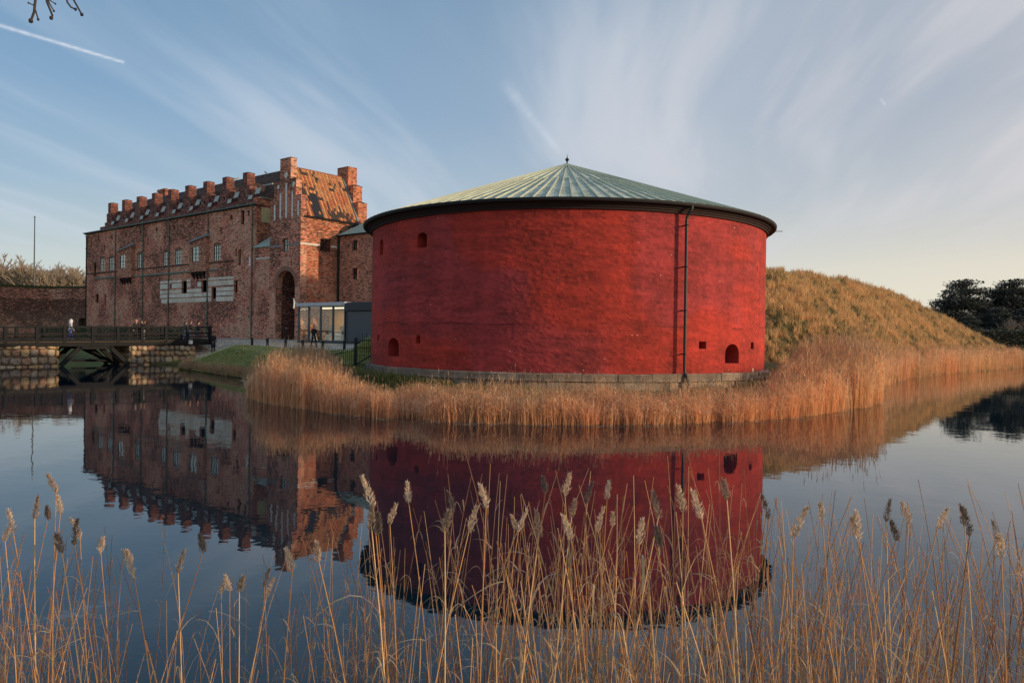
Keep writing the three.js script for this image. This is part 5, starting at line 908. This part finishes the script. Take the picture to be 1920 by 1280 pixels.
  const strand = (pts, r0) => { for (let i = 1; i < pts.length; i++) tw.push(limb(pts[i - 1], pts[i], r0 * (1 - 0.35 * (i - 1) / pts.length), r0 * (1 - 0.35 * i / pts.length), 5)); tw.push(new THREE.SphereGeometry(r0 * 1.6, 6, 5).translate(...pts.at(-1))); };
  strand([[-3.78, 6.34, -6], [-3.76, 5.8, -6], [-3.78, 5.6, -6], [-3.79, 5.5, -6], [-3.815, 5.43, -6]], 0.012); strand([[-3.775, 5.62, -6], [-3.79, 5.53, -6.01], [-3.77, 5.45, -6.02]], 0.007); strand([[-3.79, 5.55, -6], [-3.835, 5.57, -6]], 0.005);
  strand([[-3.72, 6.33, -6], [-3.72, 5.8, -6], [-3.69, 5.58, -6], [-3.66, 5.51, -6], [-3.645, 5.475, -6], [-3.655, 5.455, -6]], 0.01); strand([[-3.7, 5.64, -6], [-3.67, 5.57, -6], [-3.635, 5.51, -6]], 0.006); strand([[-3.68, 5.6, -6], [-3.63, 5.57, -6.01]], 0.005);
  strand([[-3.55, 6.24, -6], [-3.56, 5.75, -6], [-3.53, 5.58, -6], [-3.5, 5.54, -6], [-3.465, 5.525, -6]], 0.008); strand([[-3.42, 6.16, -6], [-3.5, 5.8, -6], [-3.48, 5.6, -6], [-3.44, 5.53, -6], [-3.415, 5.485, -6]], 0.009);
  part('twigs', tw, barkMat, T);
  const [crT, crW] = bareTree(905, 6, 1.1, 5); const cr = part('crown', merge([crT, crW]), twigMat, T); cr.position.set(-7.0, 7.4, -3.6);
  // unseen trees added behind the red tower to shade the lower gatehouse
  [[0.6, 72.4, 1.15, 'leafless tree hidden behind the tower, farthest back of five'], [2.2, 70.6, 1.2, 'leafless tree hidden behind the tower, second from the back'], [4.2, 69, 1.1, 'leafless tree hidden behind the tower, middle one of five'], [3.6, 67.2, 1.0, 'leafless tree hidden behind the tower, second from the front'], [5.2, 65.6, 0.9, 'leafless tree hidden behind the tower, nearest one of five']].forEach(([x, d, k, l], i) => { const [a, b] = kinds[i % 3], L = thing('bare_tree', l, 'tree', 'added trees hidden behind the tower'); L.position.set(x, ground(x, d) - 0.2, -d); L.scale.setScalar(k); L.rotation.y = i * 2; part('trunk', a, barkMat, L); part('crown', b, twigMat, L); });
}
// ---- two unseen trees added behind the camera to shade both ends of the near reeds
for (const [q, t, rad, label] of [[4.55, 14, 0.95, 'added shade tree, unseen behind the camera on the near bank, left one'], [1.75, 15.5, 0.95, 'added shade tree, unseen behind the camera on the near bank, right one']]) {
  const x = q * -Math.cos(SUN_AZ) + t * Math.sin(SUN_AZ), d = q * Math.sin(SUN_AZ) + t * Math.cos(SUN_AZ), r = rng(1300 + Math.round(q * 10)), s = new Soup(), base = ground(x, d);
  for (let i = 0; i < 9000; i++) { const a = r() * 6.28, e = Math.acos(1 - 2 * r()), k = Math.cbrt(0.25 + 0.75 * r()) * rad * (0.9 + 0.25 * vn(a * 2, e * 3, 71)), p = [x + Math.sin(e) * Math.cos(a) * k, 6.9 + Math.cos(e) * k * 2.4, -d + Math.sin(e) * Math.sin(a) * k], o = r() * 6.28, z = 0.09 + 0.08 * r(); s.tri(p, add3(p, [Math.cos(o) * z, z * (r() - 0.4), Math.sin(o) * z]), add3(p, [Math.cos(o + 1) * z, z * (r() - 0.3), Math.sin(o + 1) * z]), vary(C(0.04, 0.06, 0.025), r, 0.3)); }
  const T = thing('added_shade_tree', label, 'tree', 'shade trees added behind the camera'); part('trunk', limb([x, base - 0.2, -d], [x, 6.5, -d], 0.2, 0.12, 8), barkMat, T); part('crown', s.geo(), plantMat, T);
}
// ---- foreground reeds: the countable stalks one by one, the thicket behind them as one mass
{
  const nv = 16, R5 = rng(1001), variants = [];
  const stemPal = [C(0.64, 0.34, 0.14), C(0.52, 0.25, 0.1), C(0.76, 0.48, 0.24), C(0.4, 0.19, 0.09)], plumePal = [C(0.66, 0.5, 0.36), C(0.76, 0.61, 0.46), C(0.4, 0.29, 0.21), C(0.2, 0.15, 0.12)];
  function stemGeo(r, bend, rad) {                                            // unit height
    const pts = [], K = 7, a = r() * 6.28; for (let i = 0; i <= K; i++) { const t = i / K; pts.push([Math.cos(a) * bend * t * t, t, Math.sin(a) * bend * t * t]); }
    const gs = []; for (let i = 0; i < K; i++) gs.push(limb(pts[i], pts[i + 1], rad * (1 - 0.55 * i / K), rad * (1 - 0.55 * (i + 1) / K), 5));
    return { geo: merge(gs), pts };
  }
  function leafSoup(r, pts, n, k, lo = 0.3) {
    const out = [];
    for (let l = 0; l < n; l++) {
      const s = new Soup(), i = 1 + Math.floor((lo + (0.95 - lo) * r()) * (pts.length - 2)), p = pts[i], q = r() * 6.28, L = 0.05 + 0.15 * r() * r() + 0.04 * r(), up = 0.1 * r(), dn = 0.22 * r() * r(), pp = [], dir = [-Math.sin(q), 0.25, Math.cos(q)];
      for (let j = 0; j <= 6; j++) { const t = j / 6; pp.push([p[0] + Math.cos(q) * L * t * (0.5 + 0.35 * t), p[1] + up * Math.sin(t * 2.2) - dn * t * t, p[2] + Math.sin(q) * L * t * (0.5 + 0.35 * t)]); }
      ribbon(s, pp, 0.0016 + 0.0026 * r() * r(), dir, vary(k, r)); out.push(s.geo());
    }
    return out;
  }
  function plumeGeo(r, tip, dir, k, len) {
    const s = new Soup(), lean = r() * 6.28, b = add3(tip, [0, -0.01, 0]);
    for (let i = 0; i < 190; i++) {
      const t = Math.pow(r(), 0.8), y = t * len, w = 0.0062 * Math.sin(Math.min(1, 0.22 + t * 0.82) * Math.PI) + 0.0005, a = r() * 6.28, curve = 0.25 * y + 2.2 * y * y, p = add3(b, [Math.cos(lean) * curve + Math.cos(a) * w * r(), y, Math.sin(lean) * curve + Math.sin(a) * w * r()]), z = 0.0045 + 0.005 * r(), o = [Math.cos(a) * z * 0.55, z * (0.7 + 0.5 * r()), Math.sin(a) * z * 0.55], e = [-Math.sin(a) * 0.0011, 0.0005, Math.cos(a) * 0.0011];
      s.quad(p, add3(add3(p, o, 0.5), e), add3(p, o), add3(add3(p, o, 0.5), e, -1), vary(k, r, 0.35));
    }
    return s.geo();
  }
  for (let v = 0; v < nv; v++) {
    const r = rng(1100 + v), plume = v < 10, st = stemGeo(r, 0.05 + 0.14 * r(), 0.0017 + 0.0006 * r()), k = stemPal[v % 4], L = plume ? 0.034 + 0.016 * r() : 0;
    variants.push({ plume, mat: std({ color: vary(k, r, 0.12), roughness: 0.7 }), stem: st.geo, top: st.pts.at(-1), leaf: leafSoup(r, st.pts, plume ? 2 + (v % 3) : 2 + (v % 4), vary(C(0.56, 0.4, 0.22), r)), head: plume ? plumeGeo(r, st.pts.at(-1), null, plumePal[v % 4], L) : null });
  }
  const put = (g, v, x, d, h, ry, rx, rz) => { g.position.set(x, -0.15, -d); g.scale.set(h * 1.0, h, h * 1.0); g.rotation.set(rx, ry, rz, 'YXZ'); part('stem', v.stem, v.mat, g); for (const lf of v.leaf) part('leaf', lf, plantMat, g); if (v.plume) part('plume', v.head, plantMat, g); };
  // tall plumed reeds: where their heads stand [x, height, distance]
  const heads = [[-2.15, 2.37, 3.59], [-2.33, 2.21, 3.72], [-2.23, 2.23, 3.77], [-2.39, 2.15, 3.94], [-2.42, 2.14, 3.71], [-2.59, 2.04, 3.91], [-1.73, 2.28, 2.93], [-1.96, 2.17, 3.41], [-2.23, 2.05, 3.94], [-1.94, 2.07, 3.61], [-1.94, 1.93, 3.89], [-1.49, 2.15, 3.02], [-1.49, 2.04, 3.42], [-1.27, 2.22, 3.17], [-1.29, 1.93, 3.5], [-1.33, 1.9, 3.53], [-0.83, 2.22, 2.91], [-0.79, 2.19, 3.14], [-1.13, 2.03, 3.21], [-1.26, 1.81, 3.91], [-1.18, 1.82, 3.74], [-0.56, 2.45, 3.08], [-0.5, 2.31, 3.78], [-0.55, 2.36, 3.05], [-0.56, 2.25, 3.58], [-0.52, 2.34, 3.04], [-0.24, 2.4, 2.9], [-0.28, 2.24, 3.86], [-0.16, 2.33, 3.13], [-0.1, 2.44, 3.14], [0.03, 2.12, 3.98], [0.05, 2.14, 3.86], [0.12, 2.29, 3.22], [0.19, 2.33, 3.96], [0.25, 2.42, 3.49], [0.3, 2.28, 3.65], [0.25, 2.31, 3.13], [0.39, 2.28, 3.94], [0.43, 2.2, 3.66], [0.51, 2.3, 3.96], [0.53, 2.17, 3.88], [0.55, 2.26, 3.23], [0.65, 2.36, 3.3], [0.61, 2.3, 3.08], [0.69, 2.45, 3.06], [0.74, 2.45, 2.97], [0.92, 2.47, 3.23], [1.22, 2.3, 3.56], [1.09, 2.39, 2.9], [1.49, 2.28, 3.65], [1.48, 2.3, 3.27], [1.49, 2.29, 3.24], [1.87, 2.24, 3.8], [1.79, 2.32, 3.43], [1.66, 2.29, 3.25], [1.94, 2.3, 3.43], [2.2, 2.26, 3.68], [1.8, 2.39, 2.96], [2.54, 2.1, 3.97], [1.89, 2.32, 2.93], [2.49, 1.98, 3.72]];
  heads.sort((a, b) => a[0] / a[2] - b[0] / b[2]);
  const ones = ['', 'first', 'second', 'third', 'fourth', 'fifth', 'sixth', 'seventh', 'eighth', 'ninth', 'tenth', 'eleventh', 'twelfth', 'thirteenth', 'fourteenth', 'fifteenth', 'sixteenth', 'seventeenth', 'eighteenth', 'nineteenth'], tens = ['', '', 'twenty', 'thirty', 'forty', 'fifty', 'sixty'], tenth = ['', '', 'twentieth', 'thirtieth', 'fortieth', 'fiftieth', 'sixtieth'];
  const ordinal = (n) => (n < 20 ? ones[n] : n % 10 ? `${tens[Math.floor(n / 10)]}-${ones[n % 10]}` : tenth[n / 10]);
  heads.forEach(([x, H, d], i) => {
    const v = variants[i % 10], ry = R5() * 6.28, rx = 0.05 * (R5() - 0.5), lean = -0.02 - 0.07 * R5(), q = new THREE.Quaternion().setFromEuler(new THREE.Euler(rx, ry, lean, 'YXZ')), tip = new THREE.Vector3(v.top[0], v.top[1] + 0.05, v.top[2]).applyQuaternion(q), h = (H + 0.15) / tip.y;
    const g = thing('plumed_reed', `${ordinal(i + 1)} plumed dry reed from the left edge of the near shore`, 'reed', 'plumed reeds on the near shore');
    put(g, v, x - tip.x * h, d + tip.z * h, h, ry, rx, lean);
  });
  // bare stalks: 235 single ones, then the thicket
  const places = [];
  for (let n = 0; n < 2100; n++) {
    const d = 2.75 + 3.4 * Math.pow(R5(), 0.8), t = R5() * 2 - 1, x = t * 0.72 * d, sx = t, dens = 0.45 + 0.55 * step(-0.45, 0.05, sx) * (1 - 0.0 * sx) + 0.25 * step(0.35, 0.6, sx) + 0.3 * step(-0.75, -0.95, sx);
    if (R5() > dens) continue;
    const cl = fbm(x * 2.6, d * 1.4, 2, 1201); if (cl < 0.42 && R5() < 0.7) continue;
    const base = mix(1.46, 1.98, step(-0.4, 0.0, sx)) - 0.12 * step(0.35, 0.6, sx), h = base * (0.58 + 0.52 * R5() * (0.6 + 0.6 * cl)); places.push([x, d, h + 0.15]);
  }
  places.sort((a, b) => b[2] / b[1] - a[2] / a[1]);
  for (let n = 0; n < 1300; n++) { const d = 2.75 + 3.4 * R5(), x = (R5() < 0.5 ? -1 : 1) * (0.72 + 1.2 * R5()) * d; if (fbm(x * 2.6, d * 1.4, 2, 1201) < 0.42 && R5() < 0.7) continue; places.push([x, d, 1.75 * (0.58 + 0.5 * R5()) + 0.15]); }   // the bed goes on past both edges of the view
  const mass = variants.slice(10).map(() => []);
  places.forEach(([x, d, h], i) => {
    const k = 10 + (i % 6), v = variants[k], ry = R5() * 6.28, rx = 0.22 * (R5() - 0.5), rz = 0.26 * (R5() - 0.5) - 0.05;
    if (i < 235) { const g = thing('reed_stalk', 'bare dry reed stalk without plume on the near shore', 'reed', 'bare reed stalks on the near shore'); put(g, v, x, d, h, ry, rx, rz); }
    else mass[k - 10].push({ x, y: -0.15, z: -d, ry, rx, rz, s: h, h });
  });
  const mk = (g, c) => tint(g, c);
  mass.forEach((p, k) => { if (!p.length) return; const v = variants[10 + k], stem = mk(v.stem.clone(), v.mat.color); scatter('reed_thicket', merge([stem, ...v.leaf.map((q) => q.clone())]), p, ['thin dry reed stalks filling the near shore', 'reddish dry reed stalks low on the near shore', 'pale dry reed stalks low on the near shore', 'brown dry reed stalks low on the near shore', 'leafy dry reed stalks low on the near shore', 'short broken reed stalks low on the near shore'][k], 'reeds'); });
}
renderer.render(scene, camera);
